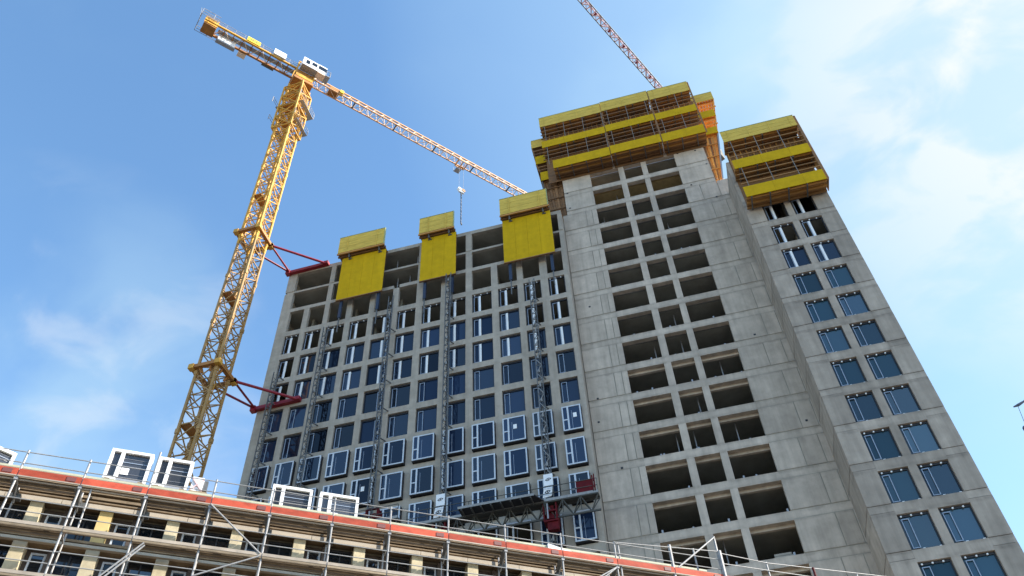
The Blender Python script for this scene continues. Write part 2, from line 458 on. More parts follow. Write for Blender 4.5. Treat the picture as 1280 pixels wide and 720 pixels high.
def put_window(key, mk, x, y, z, name='window', names=('sash', 'pane')):
    loc = Vector((x, y, z + G)) - OFF[BLD]
    if key not in PROTO:
        r, s, p = mk()
        objs = []
        for mb, nm in ((r, name), (s, names[0]), (p, names[1])):
            if not mb.v: continue
            mb.v = [(a, b, c - G) for (a, b, c) in mb.v]
            me = bpy.data.meshes.new(nm); me.from_pydata(mb.v, [], mb.f)
            for k in mb.mats: me.materials.append(MATS[k])
            me.polygons.foreach_set('material_index', mb.m); me.update()
            ob = bpy.data.objects.new(nm, me); COL.objects.link(ob)
            ob.parent = objs[0] if objs else BLD
            objs.append(ob)
        objs[0].location = loc
        PROTO[key] = objs[0]
    else:
        copy_tree(PROTO[key], BLD, loc)
STICK = {(6, 10), (6, 12), (7, 5), (8, 12)}
for k in range(1, 10):
    s = sills[k]; h = sills[k - 1] - .62 - s
    for c in range(12):
        w = round(CR[c] - CL[c], 2); w2 = CR[c] - CL[c]
        if k <= 5:
            dark = (k == 1) or (k == 2 and c in (0, 10, 11)) or (k in (3,) and c == 0)
            mull = k <= 3 or (k == 2)
            key = ('f', w, mull, c == 4, dark, round(h, 2))
            put_window(key, lambda: win_flush(w2, h, mull, 'glass_blue', c == 4, not dark, k == 1), CL[c], D1, s)
        else:
            st = (k, c + 1) in STICK
            open_ = k == 9 and c < 10
            key = ('b', w, st, open_)
            put_window(key, lambda: win_box(w2 - .06, h - .16, st, not open_), CL[c] + .02, D1, s + .12, 'box_window')

# tower ----------------------------------------------------------------
D2 = 51.2; q = D2 / 50.0
TXL, TXR = -5.1, 9.85
TC = [(-2.08 * q, .84 * q), (1.40 * q, 3.19 * q), (3.71 * q, 6.60 * q)]
TS = [(68.0 - 3.016 * k) * q for k in range(0, 23)]
TH_ = 2.34 * q
TW = .45
m = MB()
ztop = 81.5
xcols = [(-5.6, TC[0][0])]
# slab bands over the openings and the solid fields either side, cast floor by floor in separate lifts
for k, s in enumerate(TS):
    up = TS[k - 1] if k else 72.2
    head = s + TH_ if k else 71.9
    low = TS[k + 1] + TH_ if k + 1 < len(TS) else -G - .2
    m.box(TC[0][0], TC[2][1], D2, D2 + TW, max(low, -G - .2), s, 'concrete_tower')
    for (a, b) in ((TC[0][1], TC[1][0]), (TC[1][1], TC[2][0])):
        m.box(a, b, D2 + .004, D2 + TW, s, head, 'concrete_tower')
    # lifts of the solid fields
    zt = up - .62 if k else 72.2
    xl = TXL if zt > 66.5 else -5.55
    lifts = [(xl, -3.27), (-3.21, -2.64), (-2.58, TC[0][0])] if k > 1 else [(xl, TC[0][0])]
    for (a, b) in lifts: m.box(a, b, D2, D2 + TW, s + .06, zt - .03, 'concrete_tower')
    m.box(xl, TC[0][0], D2 + .03, D2 + TW, s - .62 + .03, s, 'concrete_tower')
    xr = TXR if zt > 66.8 else 15.6
    if k < 2: rl = [(TC[2][1], TXR)]
    elif k == 2: rl = [(TC[2][1], 8.2), (8.26, TXR), (9.91, 15.6)]
    else: rl = [(TC[2][1], 9.33), (9.39, 10.48), (10.54, 15.6)] if k % 3 else [(TC[2][1], 8.72), (8.78, 10.08), (10.14, 15.6)]
    if k >= 2 and zt < 66.8:
        pass
    for (a, b) in rl:
        m.box(a, b, D2, D2 + TW, s + .06, zt - .03, 'concrete_tower')
    m.box(TC[2][1], TXR if k < 2 else 15.6, D2 + .03, D2 + TW, s - .62 + .03, s, 'concrete_tower')
# the solid backing just behind the joints
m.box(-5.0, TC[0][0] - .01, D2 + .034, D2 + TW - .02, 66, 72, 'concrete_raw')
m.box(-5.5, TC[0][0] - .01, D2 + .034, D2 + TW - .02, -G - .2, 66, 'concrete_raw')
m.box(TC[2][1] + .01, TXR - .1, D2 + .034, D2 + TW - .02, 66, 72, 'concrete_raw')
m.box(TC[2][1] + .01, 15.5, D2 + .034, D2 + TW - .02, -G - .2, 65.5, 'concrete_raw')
# upper wall behind the climbing formwork
m.box(TXL, TXR, D2 + .02, D2 + TW, 72.203, ztop, 'concrete_tower')
m.box(TC[0][0], TC[2][1], D2 + .03, D2 + TW, 71.9, 72.2, 'concrete_tower')
for (hx, hz) in ((-4.85, 69.5), (-4.8, 66.9), (7.1, 72.0 - .2), (8.9, 71.6), (9.5, 68.9), (7.4, 66.1), (9.3, 63.4), (12.3, 58.0), (12.4, 60.9), (-4.4, 52.3), (-5.1, 39.6), (-4.9, 41.9), (8.3, 45.2), (11.3, 48.6), (9.7, 36.2), (-3.9, 35.1)):
    m.box(hx, hx + .17, D2 - .012, D2 - .003, hz, hz + .17, 'frame_dark')
m.build('tower_wall', BLD)
m = MB()
# deeper edge beams seen under the heads of the lower floors
for k in range(9, len(TS)):
    for (a, b) in TC: m.box(a, b, D2 + TW + .002, D2 + TW + .25, TS[k] + TH_ - .22, TS[k] + TH_ + .2, 'concrete_tower')
for k, s in enumerate(TS):
    m.box(TC[0][0] - 1, TC[2][1] + 1, D2 + TW + .3, 62, s - .55, s - .2, 'ply_lit' if k == 0 else 'concrete_raw')
    m.box(TC[0][1] + .1, TC[0][1] + .35, D2 + 2.2, 62, s - .2, (TS[k - 1] - .55) if k else 72, 'concrete_raw')
m.box(TC[0][0] - 1, TC[2][1] + 1, D2 + TW + .3, 62, 72.0, 72.3, 'concrete_raw')
m.box(TC[2][0] + .1, TC[2][1] + .6, D2 + 4.2, D2 + 4.4, TS[1] - .2, 72.0, 'ply_lit')  # panel added so the top right cells look lit from above
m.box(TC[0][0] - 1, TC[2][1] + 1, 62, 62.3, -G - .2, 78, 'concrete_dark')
for zz, xx in ((H1T, -22.9), (H1T, -21.6), (62.5, -23.1), (62.5, -20.9)): m.bar((xx, D1 + 1.2, zz), (xx, D1 + 1.2, zz + 2.45), .12, 'steel_grey', 6)
m.box(-23.6, -20.0, D1 + .9, D1 + 1.1, 62.9, 63.1, 'steel_grey')
for k in range(1, 18):
    for (a, b) in TC:
        for _ in range(random.choice((0, 1, 1, 2))):
            xx = random.uniform(a + .2, b - .2); m.box(xx, xx + .12, D2 + .12, D2 + .24, TS[k], TS[k] + random.uniform(.12, .3), 'steel_grey')
        if random.random() < .35: xx = random.uniform(a + .3, b - .3); m.bar((xx, D2 + 1.4, TS[k] - .2), (xx, D2 + 1.4, TS[k] + 2.6), .1, 'steel_grey', 6)
m.build('tower_floors', BLD)
m = MB()
m.box(TXL, TXL + .45, D2 + TW, 66, -G - .2, ztop, 'concrete_tower')
m.box(TXR - .45, TXR, D2 + TW, 66, -G - .2, ztop, 'concrete_tower')
m.box(TXL + .45, TXR - .45, 65.55, 66, -G - .2, ztop, 'concrete_tower')
m.build('tower_flank', BLD)

# right wing -------------------------------------------------------------
D3 = 47.6; q3 = D3 / 50
WXL, WXR = 11.12 * q3, 18.42 * q3
WC = [(12.62 * q3, 14.53 * q3), (15.08 * q3, 17.02 * q3)]
WS = [(57.03 - 3.216 * k) * q3 for k in range(0, 18)]
WH = 2.43 * q3
m = MB()
for k, s in enumerate(WS):
    low = WS[k + 1] + WH if k + 1 < len(WS) else -G - .2
    head = s + WH
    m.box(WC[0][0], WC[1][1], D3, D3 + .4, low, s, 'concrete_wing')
    m.box(WC[0][1], WC[1][0], D3 + .004, D3 + .4, s, head, 'concrete_wing')
    for (a, b) in ((WXL, WC[0][0]), (WC[1][1], WXR)):
        m.box(a, b, D3, D3 + .4, s - .03 + .06, head + .22, 'concrete_wing')
        m.box(a, b, D3 + .02, D3 + .4, low + .25, s, 'concrete_wing')
m.box(WXL, WXR, D3, D3 + .4, WS[0] + WH + .25, 63.6, 'concrete_wing')
m.build('wing_wall', BLD)
m = MB()
for k, s in enumerate(WS):
    up = WS[k - 1] if k else 63.6
    m.box(WXL + .003, WXL + .4, D3 + .402, D2 - .01, s + .03, up - .03, 'concrete_wing')
    m.box(WXR - .4, WXR, D3 + .402, 62, s + .03, up - .03, 'concrete_wing')
    m.box(WXL + .4, WXR - .4, D3 + .402, 62, s - .6, s - .25, 'concrete_raw')
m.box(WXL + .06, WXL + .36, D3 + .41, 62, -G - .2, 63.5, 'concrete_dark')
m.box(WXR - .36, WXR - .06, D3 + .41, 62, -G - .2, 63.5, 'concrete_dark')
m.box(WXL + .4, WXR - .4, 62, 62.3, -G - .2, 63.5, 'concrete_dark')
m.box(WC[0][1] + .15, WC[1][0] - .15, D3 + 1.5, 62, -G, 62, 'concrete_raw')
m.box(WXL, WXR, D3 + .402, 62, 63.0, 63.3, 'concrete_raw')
m.build('wing_flank', BLD)
for k in range(0, 13):
    for c in (0, 1):
        w2 = WC[c][1] - WC[c][0]
        mull = k <= 2; dark = k <= 1
        gm = 'glass_teal' if k >= 3 else 'glass_blue'
        key = ('w', c, mull, dark, gm)
        put_window(key, lambda: win_flush(w2, WH, mull, gm, False, not dark, True), WC[c][0], D3, WS[k])

# ------------------------------------------------------------------ climbing formwork on the tower and wing heads
def climbing(label, x0, x1, yf, yw, bands, wall_bottom, joists='timber_brown', low_inset=0.0, close_end=False):
    root = thing('climbing_platform', label, 'formwork platform', ((x0 + x1) / 2, yw, bands[-1][1]), 'climbing formwork platforms at the wall heads')
    for i, (zt, zb) in enumerate(bands):
        a = x0 + (low_inset if i == 2 else 0); b = x1
        gb = MB()
        if i == 0:
            n = 3; hh = (zt - zb) / n
            for j in range(n):
                gb.box(a, b, yf, yf + .06, zb + j * hh + .012, zb + (j + 1) * hh - .012, 'ply_lemon')
            gb.box(a - .02, b + .02, yf - .02, yf + .08, zt - .01, zt + .07, 'edge_green')
            k = a + .5
            while k < b: gb.box(k, k + .10, yf - .03, yf - .002, zb, zt, 'ply_lemon'); k += 1.9
        else:
            k = a
            while k < b - .1:
                e = min(k + 2.5, b); gb.box(k, e - .012, yf, yf + .05, zb, zt, 'ply_yellow'); k = e
        gb.build('guard_board', root)
        dk = MB()
        # deck planks seen from below with joists running along the wall
        y = yf + .08
        while y < yw - .12:
            dk.box(a, b, y, y + .24, zb + .20, zb + .26, joists); y += .27
        for t in (0.12, 0.45, 0.8):
            yy = yf + (yw - yf) * t
            dk.box(a, b, yy, yy + .13, zb - .02, zb + .20, 'timber_orange' if t < .5 else joists)
        k = a + .35
        while k < b - .2:
            dk.box(k, k + .09, yf + .05, yw - .1, zb - .16, zb - .022, 'steel_dark'); k += 1.55
        dk.build('deck', root)
        if i < 2:
            rl = MB()
            z0 = bands[i + 1][0]
            z1 = zb - .02
            k = a + .55
            while k < b:
                rl.bar((k, yf + .05, z0 - .5), (k, yf + .05, z1), .05, 'post_grey'); k += 2.15
            for f in (.2, .45, .7): rl.bar((a, yf + .08, z0 + (z1 - z0) * f), (b, yf + .08, z0 + (z1 - z0) * f), .09, joists)
            rl.build('railing', root)
    fl = MB(); fl.box(x1 - .02, x1 + .16, yf + .09, yf + .13, bands[2][1], bands[0][0], 'timber_brown'); fl.build('gap_strip', root)
    # shutter panel standing against the wall behind the platforms
    sp = MB()
    sp.box(x0 + .1, x1 + .16, yw - .09, yw - .03, bands[1][1] - .4, bands[0][1] + .1, 'timber_brown')
    k = x0 + .2
    while k < x1 - .2:
        sp.box(k, k + .1, yw - .26, yw - .092, bands[1][1], bands[0][1], 'timber_orange'); k += .55
    sp.box(x0 + .1, x1 - .1, yw - .07, yw - .02, wall_bottom, bands[1][1] - .35, 'timber_brown')
    sp.build('shutter', root)
    if close_end:
        es = MB(); es.box(x1 + .17, x1 + .22, yf + .1, yw - .02, bands[2][1] + .2, bands[0][0], 'timber_mid'); es.build('end_screen', root)
    return root
q4 = 49.6 / 48
B1 = [(80.0 * q4, 78.2 * q4), (75.3 * q4, 74.1 * q4), (71.35 * q4, 69.95 * q4)]
climbing('left yellow and brown climbing platform on the tower front, above the long block roof', -6.4 * q4, .44 * q4, 49.6, 51.2, B1, 71.9, low_inset=.95)
B2 = [(z + .05, y + .05) for z, y in B1]
climbing('middle yellow and brown climbing platform on the tower front', .50 * q4, 5.66 * q4, 49.55, 51.2, B2, 71.9)
climbing('right yellow and brown climbing platform on the tower front, next to sunlit timbers', 5.78 * q4, 10.05 * q4, 49.6, 51.2, B1, 71.9)
q5 = 46.0 / 48
B3 = [(69.15 * q5, 67.4 * q5), (64.25 * q5, 62.9 * q5), (60.0 * q5, 58.55 * q5)]
climbing('yellow and orange climbing platform on top of the right wing', 11.25 * q5, 18.25 * q5, 46.0, 47.6, B3, 56.4, joists='timber_mid', close_end=True)

def side_platform(label, xi, levels, yf, yb, glow, bottom):
    """platforms hung on a flank of the tower, seen end on: levels are (outer x, z top, z bottom)"""
    root = thing('climbing_platform', label, 'formwork platform', (xi, yf, bottom[1]), 'climbing formwork platforms at the wall heads')
    tm = 'timber_sunlit' if glow else 'timber_brown'
    sg = 1 if levels[0][0] > xi else -1
    for i, (xo, zt, zb) in enumerate(levels):
        gb = MB()
        gb.box(xi + sg * .25, xo, yf, yf + .06, zb, zt, 'ply_lemon' if i == 0 else 'ply_yellow')
        if i == 0:
            gb.box(xi + sg * .25, xo, yf - .015, yf + .08, zt, zt + .06, 'edge_green')
        if not glow:
            gb.box(xo - .03, xo + .03, yf + .07, yb, zb, zt, 'ply_yellow')
        else:
            for f in (.1, .9): gb.box(xo - .03, xo + .03, yf + .07, yb, zb + (zt - zb) * f - .06, zb + (zt - zb) * f + .06, 'ply_yellow')
        gb.build('guard_board', root)
        dk = MB()
        y = yf + .08
        x = xi + sg * .2
        n = max(3, int(abs(xo - x) / .3)); st = (xo - x) / n
        for j in range(n): dk.box(x + j * st + .012, x + (j + 1) * st - .012, yf + .08, yb, zb + .16, zb + .22, tm)
        for yy in (yf + .3, yf + 2.4, yf + 4.6, yf + 6.8): dk.box(x, xo, yy, yy + .12, zb - .02, zb + .15, tm)
        dk.build('deck', root)
        if i < 2:
            rl = MB()
            z0 = levels[i + 1][1]; xo2 = levels[i + 1][0]
            for yy in (yf + .12, yf + 1.6, yf + 3.2, yf + 5):
                rl.bar((xo2 - sg * .06, yy, z0 - .3), (xo - sg * .06, yy, zb), .09, tm)
            rl.bar((xi + sg * .9, yf + .1, z0 - .3), (xi + sg * .9, yf + .1, zb), .10, tm)
            for f in (.3, .65): rl.bar((xi + sg * .3, yf + .1, z0 + (zb - z0) * f), (xo - sg * .1, yf + .1, z0 + (zb - z0) * f), .12, tm)
            rl.build('railing', root)
    sp = MB()
    xb, zb = bottom
    lx, lz = levels[2][0], levels[2][2]
    # hanging lower stage tapering back to the wall
    n = 7
    for j in range(n):
        f0, f1 = j / n, (j + 1) / n
        xa = xi + sg * .12 + (lx - xi) * f0 * .96; xc = xi + sg * .12 + (lx - xi) * (f1 * .96) - sg * .03
        za = zb + (random.random() - .5) * .25
        k = f1 * .96
        bx = xi + sg * .12 + (xb - xi) * f0 * .96; bx2 = xi + sg * .12 + (xb - xi) * k - sg * .02
        y0 = yf + .35 + .12 * (j % 2)
        sp.hexa([(bx, y0, za), (bx2, y0, za), (bx2, y0 + .07, za), (bx, y0 + .07, za), (xa, y0, lz), (xc, y0, lz), (xc, y0 + .07, lz), (xa, y0 + .07, lz)], tm if j % 3 else 'timber_brown')
    for f in (.22, .5, .78):
        zz = zb + (lz - zb) * f; xe = xb + (lx - xb) * f
        sp.box(xi + sg * .1, xe, yf + .24, yf + .33, zz, zz + .13, tm)
    sp.build('shutter', root)
    br = MB()
    br.bar((lx - sg * .05, yf + .2, lz), (xb, yf + .2, zb - .3), .14, 'steel_grey' if glow else 'steel_dark')
    br.build('bracket', root)
    return root
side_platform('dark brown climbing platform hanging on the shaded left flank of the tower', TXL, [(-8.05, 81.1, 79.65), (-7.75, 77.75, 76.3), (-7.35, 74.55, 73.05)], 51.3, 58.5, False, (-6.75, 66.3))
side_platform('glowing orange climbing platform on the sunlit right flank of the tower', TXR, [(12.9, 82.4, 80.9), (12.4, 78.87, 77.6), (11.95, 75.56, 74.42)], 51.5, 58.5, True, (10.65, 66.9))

# yellow screens hung on the block -----------------------------------------
def screen(label, x0, x1, zb, zm, zt, g0, g1):
    root = thing('formwork_screen', label, 'formwork screen', ((x0 + x1) / 2, 49.3, zb), 'yellow screens hung over the block roof edge')
    p = MB(); n = max(2, round((x1 - x0) / 1.25)); st = (x1 - x0) / n
    for j in range(n): p.box(x0 + j * st, x0 + (j + 1) * st - .012, 49.22, 49.30, zb, zm, 'ply_yellow')
    p.box(x0, x1, 49.302, 49.34, zb + .02, zm - .02, 'timber_brown')
    p.box(x0 - .03, x1 + .03, 49.2, 49.36, zb - .10, zb, 'timber_brown')
    p.build('panel', root)
    gd = MB(); hh = (zt - zm - .42) / 3
    for j in range(3): gd.box(g0, g1, 48.72, 48.78, zm + .42 + j * hh, zm + .42 + (j + 1) * hh - .02, 'ply_lemon')
    gd.box(g0 - .02, g1 + .02, 48.70, 48.80, zt, zt + .06, 'edge_green')
    for x in (g0 + .9, g1 - .9): gd.box(x, x + .1, 48.66, 48.718, zm + .3, zt, 'ply_lemon')
    gd.box(g1 - .04, g1 + .03, 48.69, 48.9, zm + .3, zt + .05, 'edge_green')
    gd.build('guard_board', root)
    dk = MB()
    for (a, b) in ((48.75, 48.98), (49.0, 49.22), (49.24, 50.2)): dk.box(g0, g1, a, b, zm + .3, zm + .37, 'timber_brown')
    dk.box(g0 - .05, g1 + .1, 48.68, 48.8, zm + .12, zm + .298, 'timber_orange')
    dk.box(g0 - .05, g1 + .1, 49.02, 49.16, zm + .05, zm + .298, 'timber_brown')
    dk.build('deck', root)
    br = MB()
    for x in (x0 + .75, x1 - .75):
        br.box(x, x + .16, 48.9, 49.2, zm - .32, zm + .05, 'steel_dark')
        br.bar((x + .08, 49.15, zm - .3), (x + .08, 48.8, zm + .1), .1, 'steel_dark')
        br.box(x - .05, x + .3, 49.12, 49.215, zm - .42, zm - .3, 'steel_dark')
    br.build('bracket', root)
    for x in (x0 + .35, x1 - .55):
        hg = MB()
        hg.box(x, x + .28, 49.42, 49.62, zb - 2.3, zb + 1.0, 'hang_blue')
        hg.bar((x + .14, 49.52, zb - 4.2), (x + .14, 49.52, zb - 2.3), .1, 'steel_dark')
        hg.build('support_post', root)
    return root
screen('leftmost yellow screen hung over the block roof edge, beside the red crane tie', -28.35, -23.62, 58.65, 64.85, 67.7, -28.75, -23.75)
screen('narrow middle yellow screen hung over the block roof edge, below the crane hook', -19.82, -16.2, 58.65, 64.95, 67.75, -20.0, -16.35)
screen('widest yellow screen hung over the block roof edge, beside the tower', -11.42, -6.53, 58.55, 64.85, 67.8, -11.5, -6.62)

# ------------------------------------------------------------------ mast climbers on the block facade
HM = [(-32.95, 50.5, 'at the left end of the block facade, lowest of the masts'), (-28.75, 55.0, 'under the leftmost yellow screen'),
      (-22.45, 57.2, 'between the leftmost and the narrow yellow screen'), (-16.82, 58.6, 'reaching up to the narrow yellow screen'), (-8.93, 55.2, 'under the widest yellow screen')]
for (x, zt, where) in HM:
    root = thing('hoist_mast', 'dark lattice mast ' + where, 'hoist mast', (x, 49.3, -G), 'lattice masts climbing the block facade')
    mb = MB(); a = .23; y0 = 49.0
    for (dx, dy) in ((-a, 0), (a, 0), (0, .42)): mb.bar((x + dx, y0 + dy, -G), (x + dx, y0 + dy, zt), .07, 'steel_dark')
    z = 20.0; sgn = 1
    mm = 'steel_dark'
    while z < zt - .5:
        mb.bar((x - a * sgn, y0, z), (x + a * sgn, y0, z + .75), .045, 'steel_dark' if x < -12 else 'rail_grey')
        mb.bar((x - a, y0, z), (x + a, y0, z), .05, mm)
        mb.bar((x - a * sgn, y0, z), (x, y0 + .42, z + .75), .05, mm)
        mb.bar((x + a * sgn, y0, z), (x, y0 + .42, z + .75), .05, mm)
        if sgn > 0: mb.box(x - .05, x + .05, y0 - .07, y0 - .01, z, z + .3, 'rail_grey')
        sgn = -sgn; z += .75
    mb.build('lattice', root)
    for k in range(1, 9):
        z = sills[k] - .3
        if z > zt: continue
        tb = MB(); tb.bar((x, y0 + .36, z), (x - .3, 49.98, z), .08, 'steel_dark'); tb.bar((x, y0 + .36, z), (x + .3, 49.98, z), .08, 'steel_dark'); tb.build('wall_tie', root)

def drive(root, x, z, cab=True):
    d = MB(); y = 48.3
    for sx in (-.48, .40): d.box(x + sx, x + sx + .1, y, y + .9, z - 1.5, z + .1, 'drive_red')
    for zz in (z - 1.5, z - .75, z + .0): d.box(x - .38, x + .4, y, y + .12, zz, zz + .12, 'drive_red'); d.box(x - .38, x + .4, y + .75, y + .87, zz, zz + .12, 'drive_red')
    d.box(x - .3, x + .25, y + .2, y + .62, z - 1.2, z - .2, 'drive_red')
    d.box(x - .2, x - .1, y - .04, y - .005, z - 1.3, z - .1, 'steel_grey')
    d.box(x - .25, x + .5, y + .1, y + .5, z - 2.1, z - 1.52, 'drive_red')
    d.build('drive_unit', root)
    if cab:
        s = MB()
        s.box(x - .28, x + .38, y + .1, y + .16, z + 1.35, z + 2.3, 'white_panel')
        s.hexa([(x - .42, y + .02, z + .35), (x + .22, y + .02, z + .45), (x + .22, y + .07, z + .45), (x - .42, y + .07, z + .35), (x - .3, y + .06, z + 1.2), (x + .34, y + .06, z + 1.28), (x + .34, y + .11, z + 1.28), (x - .3, y + .11, z + 1.2)], 'white_panel')
        # the dark eye-shaped mark on each panel
        for (cx, cz, yy) in ((x + .05, z + 1.85, y + .094), (x - .05, z + .82, y + .03)):
            pts = []
            for kx in range(12):
                an = 2 * math.pi * kx / 12
                pts.append((cx + .22 * math.cos(an), yy, cz + .13 * math.sin(an) * (1 - .35 * abs(math.cos(an))) + .05 * math.cos(an)))
            ring = [(cx + (p[0] - cx) * .6, yy, cz + (p[2] - cz) * .6) for p in pts]
            s.add(pts + ring, [(k, 12 + k, 12 + (k + 1) % 12, (k + 1) % 12) for k in range(12)], 'ink')
            s.box(cx - .05, cx + .05, yy - .004, yy - .001, cz - .05, cz + .05, 'ink')
        s.build('sign_panel', root)
def platform(root, xa, xb, z, truss=True):
    y0, y1 = 48.2, 49.0
    dk = MB()
    dk.box(xa, xb, y0, y1 - .02, z, z + .07, 'truss_grey')
    dk.box(xa, xb, y0 - .04, y0, z - .04, z + .16, 'rail_grey')
    dk.build('deck', root)
    tr = MB(); h = 1.15
    for (y, zz) in ((y0 + .05, z - .06), (y1 - .1, z - .06), ((y0 + y1) / 2, z - h)): tr.bar((xa, y, zz), (xb, y, zz), .11, 'truss_grey')
    n = max(2, int((xb - xa) / .62)); st = (xb - xa) / n
    for j in range(n):
        x = xa + j * st
        for y in (y0 + .05, y1 - .1):
            if j % 2 == 0: tr.bar((x, y, z - .06), (x + st, (y0 + y1) / 2, z - h), .07, 'truss_grey')
            else: tr.bar((x, (y0 + y1) / 2, z - h), (x + st, y, z - .06), .07, 'truss_grey')
        if j % 2 == 0: tr.bar((x, y0 + .05, z - .06), (x, y0 + .05, z - h + .1), .05, 'truss_grey')
    tr.build('truss', root)
    rl = MB()
    n = max(2, int((xb - xa) / 1.5)); st = (xb - xa) / n
    for j in range(n + 1): rl.bar((xa + j * st, y0, z), (xa + j * st, y0, z + 1.1), .04, 'truss_grey')
    for zz in (.55, 1.1): rl.bar((xa, y0, z + zz), (xb, y0, z + zz), .04, 'truss_grey')
    rl.build('railing', root)
root = thing('work_platform', 'long steel truss work platform with two red drive units below the box windows', 'work platform', (-11, 48.6, 30.5), 'mast climbing platforms')
platform(root, -19.2, -5.45, 31.62)
ex = MB()
ex.hexa([(-15.1, 47.2, 31.60), (-9.7, 47.2, 31.60), (-9.2, 48.15, 31.60), (-15.1, 48.15, 31.60), (-15.1, 47.2, 31.68), (-9.7, 47.2, 31.68), (-9.2, 48.15, 31.68), (-15.1, 48.15, 31.68)], 'frame_dark')
ex.box(-15.1, -9.7, 47.16, 47.2, 31.56, 31.74, 'rail_grey')
k = -14.9
while k < -9.8: ex.box(k, k + .08, 47.22, 48.15, 31.46, 31.598, 'steel_dark'); k += .7
ex.build('extension_deck', root)
pn = MB()
pn.box(-6.9, -5.75, 48.22, 48.26, 31.75, 32.75, 'drive_red'); pn.box(-6.92, -6.9, 48.22, 48.26, 31.7, 32.8, 'drive_red')
for x in (-5.75, -5.62): pn.bar((x, 48.2, 31.7), (x, 48.2, 33.0), .08, 'drive_red')
for zz in (32, 32.5, 33): pn.bar((-5.75, 48.9, zz), (-5.6, 48.1, zz), .07, 'drive_red')
pn.build('end_guard', root)
drive(root, -8.9, 31.6); drive(root, -16.85, 31.6)
root = thing('work_platform', 'short work platform with a red drive unit at the third lattice mast from the left', 'work platform', (-22.3, 48.6, 31.8), 'mast climbing platforms')
platform(root, -24.0, -19.9, 32.5)
drive(root, -22.0, 33.6, False)

# ------------------------------------------------------------------ the yellow tower crane
MCX, MCY = -35.95, 44.52
CR1 = thing('tower_crane', 'yellow lattice tower crane tied to the left end of the block with red struts', 'crane', (MCX, MCY, -G))
hw = .93
def corner(k): return ((-hw, -hw), (hw, -hw), (hw, hw), (-hw, hw))[k % 4]
mb = MB()
ZT = 95.6
for k in range(4):
    cx, cy = corner(k)
    mb.bar((MCX + cx, MCY + cy, -G), (MCX + cx, MCY + cy, 63.7), .19, 'crane_lower'); mb.bar((MCX + cx, MCY + cy, 63.7), (MCX + cx, MCY + cy, ZT), .21, 'crane_yellow')
z = -G + .4; hgt = 1.52; fl = 0
while z < ZT - .3:
    zt = min(z + hgt, ZT); cm = 'crane_yellow' if z > 63 else 'crane_lower'
    for k in range(4):
        a = corner(k); b = corner(k + 1)
        A = (MCX + a[0], MCY + a[1]); Bc = (MCX + b[0], MCY + b[1])
        mb.bar((*A, z), (*Bc, z), .075, cm)
        if fl: mb.bar((*A, z), (*Bc, zt), .085, cm)
        else: mb.bar((*Bc, z), (*A, zt), .085, cm)
        mb.bar(((A[0] + Bc[0]) / 2, (A[1] + Bc[1]) / 2, z), (*(A if fl else Bc), (z + zt) / 2), .06, cm)
    if int((z + 5) / hgt) % 10 == 0: mb.box(MCX - hw, MCX - .1, MCY - hw, MCY + hw, z + .05, z + .1, 'crane_rust')
    fl = 1 - fl; z = zt
# bolted section joints
z = 4.0
while z < 90:
    for k in range(4):
        cx, cy = corner(k); mb.box(MCX + cx - .14, MCX + cx + .14, MCY + cy - .14, MCY + cy + .14, z, z + .45, 'crane_yellow' if z > 63 else 'crane_lower')
    z += 6.08
# inner ladder
for dx in (-.22, .22): mb.bar((MCX + dx, MCY + .3, -G), (MCX + dx, MCY + .3, ZT - 3), .06, 'crane_yellow')
z = 20
while z < 92: mb.bar((MCX - .22, MCY + .3, z), (MCX + .22, MCY + .3, z), .04, 'crane_yellow'); z += .5
mb.build('mast', CR1)
# climbing cage around the top sections
cg = MB(); c2 = 1.22
for k in range(4):
    sx = (-1, 1, 1, -1)[k]; sy = (-1, -1, 1, 1)[k]
    cg.bar((MCX + sx * c2, MCY + sy * c2, 84.8), (MCX + sx * c2, MCY + sy * c2, 94.4), .16, 'crane_yellow')
for i, z in enumerate((84.8, 87.2, 89.6, 92.0, 94.4)):
    for k in range(4):
        s0 = (-1, 1, 1, -1)[k], (-1, -1, 1, 1)[k]; s1 = (-1, 1, 1, -1)[(k + 1) % 4], (-1, -1, 1, 1)[(k + 1) % 4]
        a = (MCX + s0[0] * c2, MCY + s0[1] * c2); b = (MCX + s1[0] * c2, MCY + s1[1] * c2)
        cg.bar((*a, z), (*b, z), .13, 'crane_yellow')
        if z < 94: cg.bar((*(a if i % 2 else b), z), (*(b if i % 2 else a), z + 2.4), .10, 'crane_yellow'); cg.bar((*(b if i % 2 else a), z), (*(a if i % 2 else b), z + 2.4), .08, 'crane_yellow')
cg.box(MCX - 1.0, MCX + 1.0, MCY - 1.0, MCY + 1.0, 90.0, 90.5, 'crane_rust')
cg.box(MCX - .8, MCX + .8, MCY - .8, MCY + .9, 92.6, 93.6, 'crane_rust')
cg.build('climbing_cage', CR1)
for (z, e) in ((90.2, 1.85), (86.2, 1.7)):
    pf = MB()
    for (xa, xb, ya, yb) in ((-e, -1.32, -e, e), (1.32, e, -e, e), (-1.32, 1.32, 1.32, e)):
        pf.box(MCX + xa, MCX + xb, MCY + ya * (1 if xa == -1.32 else .55), MCY + yb, z, z + .05, 'steel_grey')
    for (px, py) in ((-e, -e), (-e, 0), (-e, e), (e, e), (e, 0), (e, -e)): pf.bar((MCX + px, MCY + py, z), (MCX + px, MCY + py, z + 1.1), .05, 'galv')
    for zz in (.55, 1.1):
        pf.bar((MCX - e, MCY - e, z + zz), (MCX - e, MCY + e, z + zz), .045, 'galv'); pf.bar((MCX + e, MCY - e, z + zz), (MCX + e, MCY + e, z + zz), .045, 'galv')
    pf.build('service_platform', CR1)
JA = Vector((.65, .76, 0)).normalized(); JB = Vector((JA.y, -JA.x, 0))
def JX(s, t, z): return (MCX + JA.x * s + JB.x * t, MCY + JA.y * s + JB.y * t, z)
ZJ = 98.4
sl = MB(JX)
